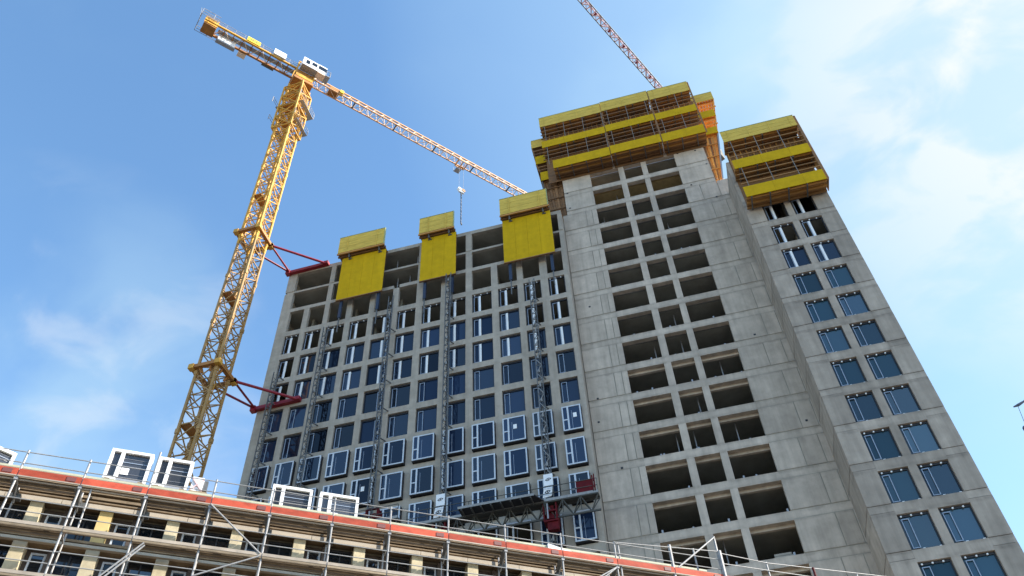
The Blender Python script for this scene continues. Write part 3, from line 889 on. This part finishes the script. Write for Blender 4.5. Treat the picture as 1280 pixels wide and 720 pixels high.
sl.box(-1.3, 1.3, -1.25, 1.25, 95.6, 96.1, 'crane_rust'); sl.box(-1.15, 1.15, -1.1, 1.1, 96.5, 97.2, 'crane_yellow')
sl.build('slewing_ring', CR1)
tp = MB(JX)
for (s, t) in ((-1.2, -.95), (1.2, -.95), (1.2, .95), (-1.2, .95)):
    tp.bar((s, t, 97.2), (s * .9, t * .75, 100.3), .2, 'crane_yellow')
for z in (98.2, 99.4, 100.3):
    tp.bar((-1.15, -.85, z), (1.15, -.85, z), .14, 'crane_yellow'); tp.bar((-1.15, .85, z), (1.15, .85, z), .14, 'crane_yellow')
tp.box(-1.2, 1.2, -.9, .9, 97.3, 98.2, 'crane_rust')
tp.build('tower_head', CR1)
jb = MB(JX); JL = 46.0; wj = .52; hj = 1.45
jb.bar((1.1, -wj, ZJ), (JL, -wj, ZJ), .15, 'crane_orange'); jb.bar((1.1, wj, ZJ), (JL, wj, ZJ), .15, 'crane_orange')
jb.bar((1.1, 0, ZJ + hj + .2), (JL - .8, 0, ZJ + hj), .17, 'crane_orange')
s = 1.1; i = 0
while s < JL - .9:
    e = s + 1.25
    for t in (-wj, wj):
        jb.bar((s, t, ZJ), (s + .62, 0, ZJ + hj), .075, 'crane_pale'); jb.bar((s + .62, 0, ZJ + hj), (e, t, ZJ), .075, 'crane_pale')
    jb.bar((s, -wj, ZJ), (s, wj, ZJ), .075 if i % 5 else .16, 'crane_pale' if i % 5 else 'steel_dark')
    jb.bar((s, -wj if i % 2 else wj, ZJ), (e, wj if i % 2 else -wj, ZJ), .06, 'crane_pale')
    s = e; i += 1
jb.box(3.6, 5.0, -.62, .62, ZJ + .1, ZJ + .5, 'crane_rust')
jb.box(5.0, 5.5, .2, .8, ZJ + .1, ZJ + .7, 'sign_yellow')
jb.build('jib', CR1)
cj = MB(JX); CE = -13.3; wc = .8
for t in (-wc, wc): cj.bar((-1.1, t, ZJ), (CE, t, ZJ), .24, 'crane_rust' if t < 0 else 'crane_yellow')
s = -1.1; i = 0
while s > CE + .4:
    cj.bar((s, -wc, ZJ), (s, wc, ZJ), .12, 'crane_rust')
    cj.bar((s, -wc if i % 2 else wc, ZJ), (s - 1.2, wc if i % 2 else -wc, ZJ), .09, 'crane_pale')
    cj.bar((s, wc, ZJ), (s, wc + .05, ZJ + 1.1), .05, 'galv'); cj.bar((s, -wc, ZJ), (s, -wc - .05, ZJ + 1.1), .05, 'galv')
    s -= 1.2; i += 1
for t in (-wc - .05, wc + .05):
    for zz in (.6, 1.1): cj.bar((-1.1, t, ZJ + zz), (CE, t, ZJ + zz), .045, 'galv')
cj.box(-11.4, -1.3, -.30, .30, ZJ + .14, ZJ + .17, 'steel_grey')
cj.box(-5.2, -3.6, -1.15, -.92, ZJ - .2, ZJ + .05, 'steel_dark')
# railings round the end
for (s, t) in ((CE - .6, -1.3), (CE - .6, 0), (CE - .6, 1.3), (CE + .9, 1.3), (CE + .9, -1.3), (CE + 2.2, -1.3)): cj.bar((s, t, ZJ), (s, t, ZJ + 1.25), .06, 'galv')
for zz in (0.0, .6, 1.25):
    cj.bar((CE - .6, -1.3, ZJ + zz), (CE - .6, 1.3, ZJ + zz), .05, 'galv'); cj.bar((CE - .6, 1.3, ZJ + zz), (CE + 1.6, 1.3, ZJ + zz), .05, 'galv'); cj.bar((CE - .6, -1.3, ZJ + zz), (CE + 2.4, -1.3, ZJ + zz), .05, 'galv')
cj.bar((CE - .6, .6, ZJ), (CE - .9, .6, ZJ + 2.4), .05, 'galv')
cj.build('counter_jib', CR1)
cw = MB(JX)
cw.box(CE + .05, CE + 1.6, -.72, .72, ZJ - .75, ZJ + 1.0, 'crane_rust'); cw.box(CE + .0, CE + 1.65, .72, .80, ZJ - .5, ZJ + 1.0, 'crane_yellow')
cw.build('counterweight', CR1)
wn = MB(JX)
wn.box(-11.1, -8.9, -.70, -.2, ZJ - 1.15, ZJ + .35, 'white_panel'); wn.box(-11.2, -8.8, -.74, -.23, ZJ - 1.3, ZJ - 1.152, 'steel_grey')
wn.box(-8.3, -7.3, -1.6, -.95, ZJ - .3, ZJ + .3, 'crane_pale')
wn.build('winch', CR1)
sg = MB(JX)
sg.box(-8.0, -6.3, .92, 1.02, ZJ + .1, ZJ + 1.0, 'sign_yellow')
sg.box(-7.6, -7.1, 1.022, 1.032, ZJ + .45, ZJ + .65, 'ink'); sg.box(-7.0, -6.7, 1.022, 1.032, ZJ + .4, ZJ + .6, 'ink')
sg.build('sign', CR1)
eb = MB(JX); eb.box(-4.5, -2.9, .5, 1.15, ZJ + .15, ZJ + 1.35, 'white_panel'); eb.build('electrical_cabinet', CR1)
cb = MB(JX)
cb.box(-.9, 1.2, .98, 2.0, ZJ - .2, ZJ - .08, 'steel_grey'); cb.box(-.9, 1.2, 1.0, 2.0, ZJ - .08, ZJ + 1.6, 'white_panel')
cb.box(1.2, 2.3, 1.0, 2.0, ZJ - .3, ZJ - .15, 'crane_pale'); cb.box(1.2, 2.3, 1.02, 2.0, ZJ - .15, ZJ + .55, 'white_panel'); cb.box(1.22, 2.32, 1.04, 2.02, ZJ + .55, ZJ + 1.35, 'glass_dark'); cb.box(1.2, 2.34, 1.0, 2.04, ZJ + 1.35, ZJ + 1.6, 'white_panel')
cb.box(2.3, 2.9, .9, 2.1, ZJ - .3, ZJ - .2, 'steel_grey')
for (s, t) in ((2.9, .95), (2.9, 2.1), (2.35, 2.1)): cb.bar((s, t, ZJ - .2), (s, t, ZJ + .9), .05, 'galv')
cb.bar((2.9, .95, ZJ + .9), (2.9, 2.1, ZJ + .9), .05, 'galv'); cb.bar((2.9, 2.1, ZJ + .9), (2.3, 2.1, ZJ + .9), .05, 'galv')
cb.box(-.5, .0, 2.002, 2.03, ZJ + .3, ZJ + 1.2, 'glass_dark'); cb.box(.3, 1.0, 2.002, 2.03, ZJ + .6, ZJ + 1.3, 'glass_dark')
cb.build('cab', CR1)
TR = 24.35
tr = MB(JX)
tr.box(TR - .75, TR + .75, -.68, -.56, ZJ - .35, ZJ - .1, 'crane_orange'); tr.box(TR - .75, TR + .75, .56, .68, ZJ - .35, ZJ - .1, 'crane_orange')
for s in (-.7, 0, .7): tr.box(TR + s - .06, TR + s + .06, -.56, .56, ZJ - .33, ZJ - .15, 'crane_orange')
for s in (-.55, .55):
    for t in (-.62, .62): tr.bar((TR + s, t - .05, ZJ - .02), (TR + s, t + .05, ZJ - .02), .34, 'crane_pale', 8)
tr.box(TR - .4, TR + .4, -1.5, -.72, ZJ - .42, ZJ - .36, 'steel_grey')
for s in (-.4, .4): tr.bar((TR + s, -1.5, ZJ - .4), (TR + s, -1.5, ZJ + .5), .05, 'galv')
tr.build('trolley', CR1)
HZ = 91.7
hk = MB(JX)
hk.box(TR - .42, TR + .42, -.1, .12, HZ - .35, HZ + .55, 'white_panel'); hk.bar((TR - .3, -.16, HZ + .25), (TR - .3, .18, HZ + .25), .6, 'white_panel', 10); hk.bar((TR + .3, -.16, HZ + .25), (TR + .3, .18, HZ + .25), .6, 'crane_orange', 10)
hk.bar((TR, 0, HZ - .35), (TR, 0, HZ - .9), .22, 'steel_dark', 6)
hk.build('hook_block', CR1)
rp = MB(JX)
for s in (-.35, .35): rp.bar((TR + s, 0, HZ + .5), (TR + s, 0, ZJ - .3), .025, 'galv', 5)
rp.build('hoist_rope', CR1)
ch = MB(JX)
z = HZ - .9
while z > 84.9:
    ch.bar((TR + (.03 if int(z * 4) % 2 else -.03), .0, z), (TR + (-.03 if int(z * 4) % 2 else .03), 0, z - .3), .15, 'rope', 5); z -= .3
ch.bar((TR, 0, z), (TR + .1, 0, z - .4), .2, 'rope', 6)
ch.build('chain', CR1)
# two collars with red struts to the block
for zc in (65.35, 47.25):
    cl = MB(); e0, e1 = 1.28, 1.45
    ring = [(-e0, -1.2), (e0 - .15, -1.2), (e0 - .15, 1.5), (-e0, 1.5)]
    for k in range(4):
        a = ring[k]; b = ring[(k + 1) % 4]
        cl.bar((MCX + a[0], MCY + a[1], zc), (MCX + b[0], MCY + b[1], zc), .34, 'crane_rust')
        for s in (.28, .72):
            px = a[0] + (b[0] - a[0]) * s; py = a[1] + (b[1] - a[1]) * s
            cl.bar((MCX + px, MCY + py, zc), (MCX + px * .7, MCY + py * .7, zc - .55), .16, 'crane_rust')
    for k in range(4): cl.box(MCX + ring[k][0] - .24, MCX + ring[k][0] + .24, MCY + ring[k][1] - .24, MCY + ring[k][1] + .24, zc - .24, zc + .24, 'crane_yellow')
    cl.build('collar', CR1)
    low = zc < 60
    xa, xb = (-34.75, -30.75) if low else (-34.55, -30.5)
    A0 = (MCX + e0 - .1, MCY + 1.35, zc)
    ti = MB(); ti.bar((xa - .2, 49.8, zc - .05), (xb + .1, 49.8, zc + .05), .36, 'tie_red')
    ti.box(xa - .35, xa + .1, 49.5, 49.98, zc - .35, zc + .2, 'tie_red'); ti.box(xb - .2, xb + .3, 49.5, 49.98, zc - .1, zc + .25, 'tie_red')
    ti.build('anchor_beam', CR1)
    for (a, b, w) in ((A0, (xb, 49.7, zc + .05), .26), (A0, (xa, 49.7, zc), .2), ((MCX - .9, MCY + 1.5, zc), (xa - .05, 49.65, zc), .22)):
        ti = MB(); ti.bar(a, b, w, 'tie_red', 8); ti.box(a[0] - .2, a[0] + .2, a[1] - .2, a[1] + .2, zc - .18, zc + .18, 'tie_red'); ti.build('tie_strut', CR1)

# ------------------------------------------------------------------ second crane behind the tower
KA = Vector((.453, .891, 0)); KB = Vector((KA.y, -KA.x, 0))
K0 = (.78, 51.45)
ZK = 115.0
def KX(s, t, z): return (K0[0] + KA.x * s + KB.x * t, K0[1] + KA.y * s + KB.y * t, z)
CR2 = thing('tower_crane', 'pale pinkish lattice crane boom rising over the tower roof into the sky', 'crane', (*KX(30, .45, 0)[:2], -G))
jb = MB(KX); s0, s1 = -14, 29; w0, w1 = 0.0, .98; h2 = 1.1
for t in (w0, w1): jb.bar((s0, t, ZK), (s1, t, ZK), .13, 'steel_dark')
jb.bar((s0, .49, ZK + h2), (s1, .49, ZK + h2), .12, 'crane_pink')
s = s0; i = 0
while s < s1 - 1:
    e = s + 1.15
    jb.bar((s, w0, ZK), (s, w1, ZK), .10, 'crane_pink'); jb.bar((s, w0 if i % 2 else w1, ZK), (e, w1 if i % 2 else w0, ZK), .12, 'crane_pink')
    for t in (w0, w1): jb.bar((s, t, ZK), (s + .57, .49, ZK + h2), .09, 'crane_pink'); jb.bar((s + .57, .49, ZK + h2), (e, t, ZK), .09, 'crane_pink')
    if i % 3 == 0: jb.box(s + .2, s + .5, w0 + .2, w1 - .2, ZK + .02, ZK + .1, 'tie_red')
    s = e; i += 1
jb.build('jib', CR2)
ms = MB(KX)
for (s, t) in ((29, -.4), (31, -.4), (31, 1.5), (29, 1.5)): ms.bar((s, t, -G), (s, t, ZK - 1), .2, 'crane_yellow')
z = 0; i = 0
while z < ZK - 3:
    for (a, b) in (((29, -.4), (31, -.4)), ((31, -.4), (31, 1.5)), ((31, 1.5), (29, 1.5)), ((29, 1.5), (29, -.4))):
        p, r = (a, b) if i % 2 else (b, a)
        ms.bar((*p, z), (*r, z + 2.5), .1, 'crane_yellow'); ms.bar((*a, z), (*b, z), .09, 'crane_yellow')
    z += 2.5; i += 1
ms.box(28.8, 31.2, -.6, 1.7, ZK - 1, ZK + .2, 'crane_rust')
ms.build('mast', CR2)
cj = MB(KX); cj.bar((31, -.3, ZK), (37, -.3, ZK), .2, 'crane_pink'); cj.bar((31, 1.3, ZK), (37, 1.3, ZK), .2, 'crane_pink')
for k in range(4): cj.bar((31 + k * 1.3, -.3, ZK), (32.3 + k * 1.3, 1.3, ZK), .1, 'crane_pink')
cj.build('counter_jib', CR2)
cw = MB(KX); cw.box(35, 37, -.4, 1.4, ZK - 2, ZK + .6, 'concrete_dark'); cw.build('counterweight', CR2)

# ------------------------------------------------------------------ old stone building in front
OLD = thing('stone_building', 'old cream stone building with narrow attic windows behind scaffolding', 'building', ST(5, 36, -G))
U0, U1 = -19.0, 24.6
PD, PF = 33.2, 33.75
pil = [-7.68 + 2.62 * k for k in range(-4, 13)]
m = MB(ST)
rows = [(17.9, 19.33), (16.3, 17.62), (14.7, 15.95)]
m.box(U0, U1, PD, 33.9, 19.53, 20.2, 'stone_brown')
m.box(U0, U1, 33.9, 41, 13.2, 20.2, 'stone')
zs = [(17.62, 17.9), (15.95, 16.3), (13.2, 14.7)]
for (a, b) in zs: m.box(U0, U1, PD + .1, 33.9, a, b, 'stone_brown')
for i, u in enumerate(pil):
    for j, (a, b) in enumerate(rows):
        m.box(u - .25, u + .25, PD - (.0 if i != 5 else .0), 33.9, a, b, 'stone_yellow' if (abs(u + 5.06) < .3 and j == 0) else 'stone')
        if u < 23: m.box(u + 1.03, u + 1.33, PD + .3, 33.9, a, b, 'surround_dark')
m.box(U0, U1, PD + .03, 41, -G - .2, 13.2, 'stone')
for u in pil: m.box(u - .3, u + .3, PD - .05, PD + .03, -G, 13.0, 'stone')
m.box(U0, U1, PD + .1, 33.9, 13.2, 13.25, 'stone')
m.build('wall', OLD)
m = MB(ST)
k = U0
while k < U1:
    e = min(k + 2.0 + random.random(), U1)
    m.box(k, e - .02, 33.08, PD, 19.345, 19.53, 'stone_pale'); k = e
for (z0, z1, d) in ((17.64, 17.76, 33.12), (17.8, 17.9, 33.1), (16.2, 16.3, 33.1), (15.97, 16.1, 33.12), (19.62, 19.68, 33.1), (19.75, 19.86, 33.06), (19.98, 20.08, 33.02), (20.12, 20.2, 33.0)):
    m.box(U0, U1, d, PD + .1, z0, z1, 'stone_pale' if z0 < 17.7 else 'stone_brown')
m.build('cornice', OLD)
m = MB(ST)
m.box(U0, 23.45, 34.3, 40.9, 21.2, 21.26, 'roofing'); m.box(U0, 23.5, 33.9, 41, 20.2, 21.15, 'stone_brown'); m.box(U0, 23.6, 33.82, 41.1, 21.15, 21.25, 'roof_edge')
m.build('roof', OLD)
# its windows: one narrow pale casement and one wide dark light per bay
for (a, b) in rows:
    for u in pil[:-1]:
        if not (-13 < u < 23): continue
        f = MB(ST)
        s0, s1 = u + .43, u + 1.0
        for (p, r) in ((s0, s0 + .075), (s1 - .075, s1)): f.box(p, r, PF - .12, PF - .03, a, b - .2, 'frame_white')
        f.box(s0 + .075, s1 - .075, PF - .12, PF - .03, b - .27, b - .2, 'frame_white')
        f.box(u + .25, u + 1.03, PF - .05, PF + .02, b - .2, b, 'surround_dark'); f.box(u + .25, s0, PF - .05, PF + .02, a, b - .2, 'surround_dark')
        fo = f.build('casement', OLD)
        p = MB(ST); p.box(s0 + .075, s1 - .075, PF - .07, PF - .05, a, b - .27, 'glass_old'); p.build('pane', fo, OLD)
        f = MB(ST)
        f.box(u + 1.33, u + 2.37, PF - .1, PF - .02, b - .1, b, 'frame_dark'); f.box(u + 1.33, u + 1.40, PF - .1, PF - .02, a, b - .1, 'frame_dark'); f.box(u + 2.30, u + 2.37, PF - .1, PF - .02, a, b - .1, 'frame_dark')
        if a < 18: f.box(u + 1.82, u + 1.88, PF - .1, PF - .02, a, b - .1, 'frame_dark')
        fo = f.build('window', OLD)
        p = MB(ST); p.box(u + 1.40, u + 2.30, PF - .05, PF - .03, a, b - .1, 'glass_old'); p.build('pane', fo, OLD)

# ------------------------------------------------------------------ scaffolding
SCF = thing('scaffold', 'tall grey steel scaffold with red toe boards along the old stone building', 'scaffold', ST(5, 32.5, -G))
posts = [-18.9, -16.3, -13.7, -11.05, -8.5, -6.17, -3.67, -1.15, 1.28, 3.92, 6.44, 9.11, 11.83, 14.63, 17.42]
R0 = .075
for u in posts:
    p = MB(ST)
    p.bar((u, 32.0, -G), (u, 32.0, 20.85 if abs(u + 3.67) > .1 else 21.75), R0 * 1.15, 'galv', 8)
    p.bar((u, 32.98, -G), (u, 32.98, 19.9), R0, 'galv', 8)
    for z in (19.45, 17.6, 15.65): p.box(u - .07, u + .07, 31.93, 32.1, z, z + .16, 'galv'); p.bar((u, 32.0, z), (u, 32.98, z), .07, 'galv', 6)
    p.bar((u + .06, 32.95, 19.0), (u + .06, 32.2, 19.5), .06, 'galv', 6)
    p.build('standard', SCF)
p = MB(ST)
for (u, zt, w) in ((17.62, 20.85, .085), (20.47, 21.15, .17), (23.2, 22.05, .12), (26.0, 21.05, .09), (28.8, 21.15, .1), (31.6, 21.25, .09)): p.bar((u, 32, -G), (u, 32, zt), w, 'galv', 8)
p.bar((20.7, 31.95, 19.95), (23.2, 31.95, 22.0), .09, 'galv', 8); p.bar((22.2, 32.5, 19.8), (22.15, 32.5, 21.5), .09, 'galv', 8)
p.bar((23.25, 31.9, 19.4), (23.25, 31.9, 21.2), .2, 'galv', 8); p.bar((28.78, 31.9, 20), (28.78, 31.9, 21.1), .13, 'drive_red', 8)
p.build('standard', SCF)
lv = [19.6, 17.68, 15.72, 13.75, 11.8, 9.85, 7.9, 5.95, 4.0, 2.05]
allp = posts + [20.47, 23.2]
for z in lv:
    rl = MB(ST)
    for i in range(len(allp) - 1):
        a, b = allp[i] + .05, allp[i + 1] - .05
        for dz in (.62, 1.14) if z > 19 else (.47, .97):
            rl.bar((a, 31.95, z + dz + random.uniform(-.012, .012)), (b, 31.95, z + dz + random.uniform(-.012, .012)), .048, 'rail_grey', 6)
    if z > 19:
        rl.bar((17.42, 31.95, 20.8), (23.2, 31.95, 21.2), .05, 'galv', 6)
        for (a, b, za, zb) in ((23.2, 26, 21.12, 20.98), (26, 28.8, 20.98, 21.1), (28.8, 31.6, 21.1, 21.22), (31.6, 36, 21.22, 21.4), (23.2, 31.6, 20.55, 20.6)): rl.bar((a, 31.95, za), (b, 31.95, zb), .05, 'galv', 6)
    rl.build('guard_rail', SCF)
    dk = MB(ST)
    for i in range(len(allp) - 1):
        a, b = allp[i] + .04, allp[i + 1] - .04
        hole = abs(allp[i] + 6.17) < .1 and z > 15.8
        for j in range(4):
            if (hole and j > 0) or j > 2: continue
            d = 32.06 + j * .225
            dk.box(a, b, d, d + .195, z - .04, z + .02, 'plank')
            dk.box(a, b, d, d + .03, z - .10, z - .042, 'plank_edge' if j in (0, 2) else 'plank')
    dk.build('deck', SCF)
    tb = MB(ST)
    for i in range(len(allp) - 1):
        a, b = allp[i] + .02, allp[i + 1] - .02
        if z > 19:
            tb.box(a, b, 31.9, 31.94, z + .03, z + .32, 'toe_red'); tb.box(a, b, 31.895, 31.945, z - .02, z + .03, 'plank_edge')
            tb.box(b - .55, b - .2, 31.88, 31.898, z + .08, z + .26, 'clamp_dark'); tb.box(a, b, 31.945, 32.0, z + .24, z + .36, 'plank_edge')
        else:
            tb.box(a, b, 31.9, 31.94, z - .06, z + .07, 'plank_edge'); tb.box(a, b, 31.91, 31.942, z - .16, z - .062, 'plank')
    if z > 19:
        tb.box(23.25, 25.2, 31.9, 31.94, z, z + .3, 'toe_red')
    tb.build('toe_board', SCF)
for (a, b, za, zb) in ((-1.15, 1.2, 19.6, 17.7), (1.2, -1.15, 17.6, 16.4), (-3.2, -4.6, 17.5, 15.6), (-3.15, -4.5, 17.4, 15.5), (17.4, 15.6, 19.5, 18.0), (14.63, 17.4, 17.7, 19.5)):
    br = MB(ST); br.bar((a, 31.9, za), (b, 31.9, zb), .07, 'galv', 8); br.build('brace', SCF)
for u in posts[3:]:
    br = MB(ST); br.bar((u + .1, 32.9, 19.25), (u - .12, 32.1, 19.55), .16, 'steel_dark'); br.box(u - .05, u + .25, 32.7, 33.0, 19.1, 19.3, 'steel_dark'); br.build('bracket', SCF)
br = MB(ST); br.bar((-5.75, 32.05, 19.6), (-5.7, 32.05, 17.75), .07, 'galv', 8); br.build('ladder_post', SCF)

# window units waiting on the roof -----------------------------------------
def window_unit(label, u, d, z, w, h, rot, sticker, first=None):
    c = ST(u + w / 2, d, z)
    root = thing('window_unit', label, 'window unit', c, 'window units standing on the old roof')
    ang = rot
    def UX_(x, y, zz):
        x0 = x - w / 2
        xx = x0 * math.cos(ang) - y * math.sin(ang); yy = x0 * math.sin(ang) + y * math.cos(ang)
        return ST(u + w / 2 + xx, d + yy, z + zz)
    f = MB(UX_); t = .13
    f.box(0, t, 0, .42, 0, h, 'white_paint'); f.box(w - t, w, 0, .42, 0, h, 'white_paint')
    f.box(t, w - t, 0, .42, h - t, h, 'white_paint')
    f.box(t, .52, 0, .42, 0, t, 'white_paint'); f.box(.52, w - t, .05, .42, 0, t * .8, 'steel_grey')
    f.box(.42, .58, .003, .3, t, h - t, 'white_paint')
    f.build('frame', root)
    p = MB(UX_)
    p.box(t, .42, .12, .14, t, h - t, 'glass_wrap'); p.box(.58, w - t, .12, .14, t * .8, h - t, 'glass_wrap')
    p.build('pane', root)
    k = MB(UX_)
    for zz in (.25, .5, .75): k.box(.58, w - t, .105, .118, h * zz, h * zz + .012, 'steel_grey')  # thin pale streaks laid across the wide pane
    k.box(.58, w - t, .1, .104, h * .62, h * .64, 'frame_blue')
    k.build('pane_streak', root)
    if sticker:
        s = MB(UX_); sx, sz = sticker
        s.box(sx, sx + .32, .09, .102, sz, sz + .33, 'paper'); s.build('sticker', root)
    ft = MB(UX_)
    for x in (.1, w - .3): ft.box(x, x + .2, -.05, .5, -.12, 0, 'plank')
    ft.build('bearer', root)
window_unit('tall white framed window unit with a paper sticker, against the sky beside the crane mast', -5.88, 33.95, 21.37, 1.76, 1.55, .0, (.62, .35))
window_unit('white framed window unit without sticker, right in front of the crane mast', -3.86, 33.95, 21.37, 1.48, 1.5, .0, None)
window_unit('white framed window unit without sticker, standing on the roof before the windowed block', 1.28, 34.6, 21.37, 1.86, 1.44, .0, None)
window_unit('white framed window unit with a paper sticker low on its pane, before the block', 3.5, 34.6, 21.37, 1.86, 1.42, .0, (.62, .12))
window_unit('white framed window unit turned sideways on the roof, cut by the left edge', -10.9, 34.3, 21.37, 1.4, .95, .5, None)
# small gear left on the roof edge: a coil box, a timber crate
cr = MB(ST)
cr.box(-2.25, -1.75, 33.95, 34.4, 21.37, 22.1, 'white_panel'); cr.box(-1.73, -1.55, 34.0, 34.3, 21.5, 22.0, 'steel_dark'); cr.box(-2.3, -1.5, 33.9, 34.5, 21.25, 21.37, 'plank')
for a, b in ((21.4, 22.0), (22.0, 21.4)): cr.bar((-2.25, 33.92, a), (-1.75, 33.92, b), .05, 'crane_pink')
o = cr.build('equipment_crate'); tag(o, 'small white crate with crossed straps beside the window unit at the crane mast', 'crate')
tp_ = MB(ST)
tp_.hexa([(14.7, 33.7, 20.75), (17.2, 33.7, 20.75), (17.2, 33.9, 20.75), (14.7, 33.9, 20.75), (14.7, 33.7, 21.3), (17.0, 33.7, 20.85), (17.0, 33.9, 20.85), (14.7, 33.9, 21.3)], 'white_panel')
o = tp_.build('sheet_stack'); tag(o, 'flat white wedge of sheeting lying on the old roof edge near the scaffold corner', 'sheeting')

# ------------------------------------------------------------------ lamp at the right edge
LP = thing('street_lamp', 'dark street lamp arm entering at the right edge before the sky', 'street lamp', (15.6, 30, -G))
lp = MB(); lp.bar((15.6, 30, -G), (15.6, 30, 21.3), .16, 'lamp_dark', 8); lp.bar((15.6, 30, 21.3), (13.9, 30, 20.25), .06, 'lamp_dark', 6); lp.build('pole', LP)
lp = MB(); lp.bar((13.44, 30, 20.07), (13.64, 30, 20.12), .05, 'lamp_dark', 8, .12); lp.bar((13.64, 30, 20.12), (13.95, 30, 20.26), .12, 'lamp_dark', 8, .07); lp.build('lamp_head', LP)
lp = MB(); lp.box(13.32, 13.6, 29.92, 30.08, 18.7, 19.1, 'lamp_dark'); lp.bar((13.45, 30, 19.1), (13.6, 30, 20.05), .015, 'lamp_dark', 4); lp.build('lantern', LP)

ps = MB()
for j in range(4): ps.box(4.95, 6.35 - .1 * j, 52.0, 53.0, TS[14] + .01 + j * .17, TS[14] + .16 + j * .17, 'concrete_frame')
o = ps.build('slab_stack'); tag(o, 'low grey stack of slabs lying in a lower right opening of the tower', 'stack')
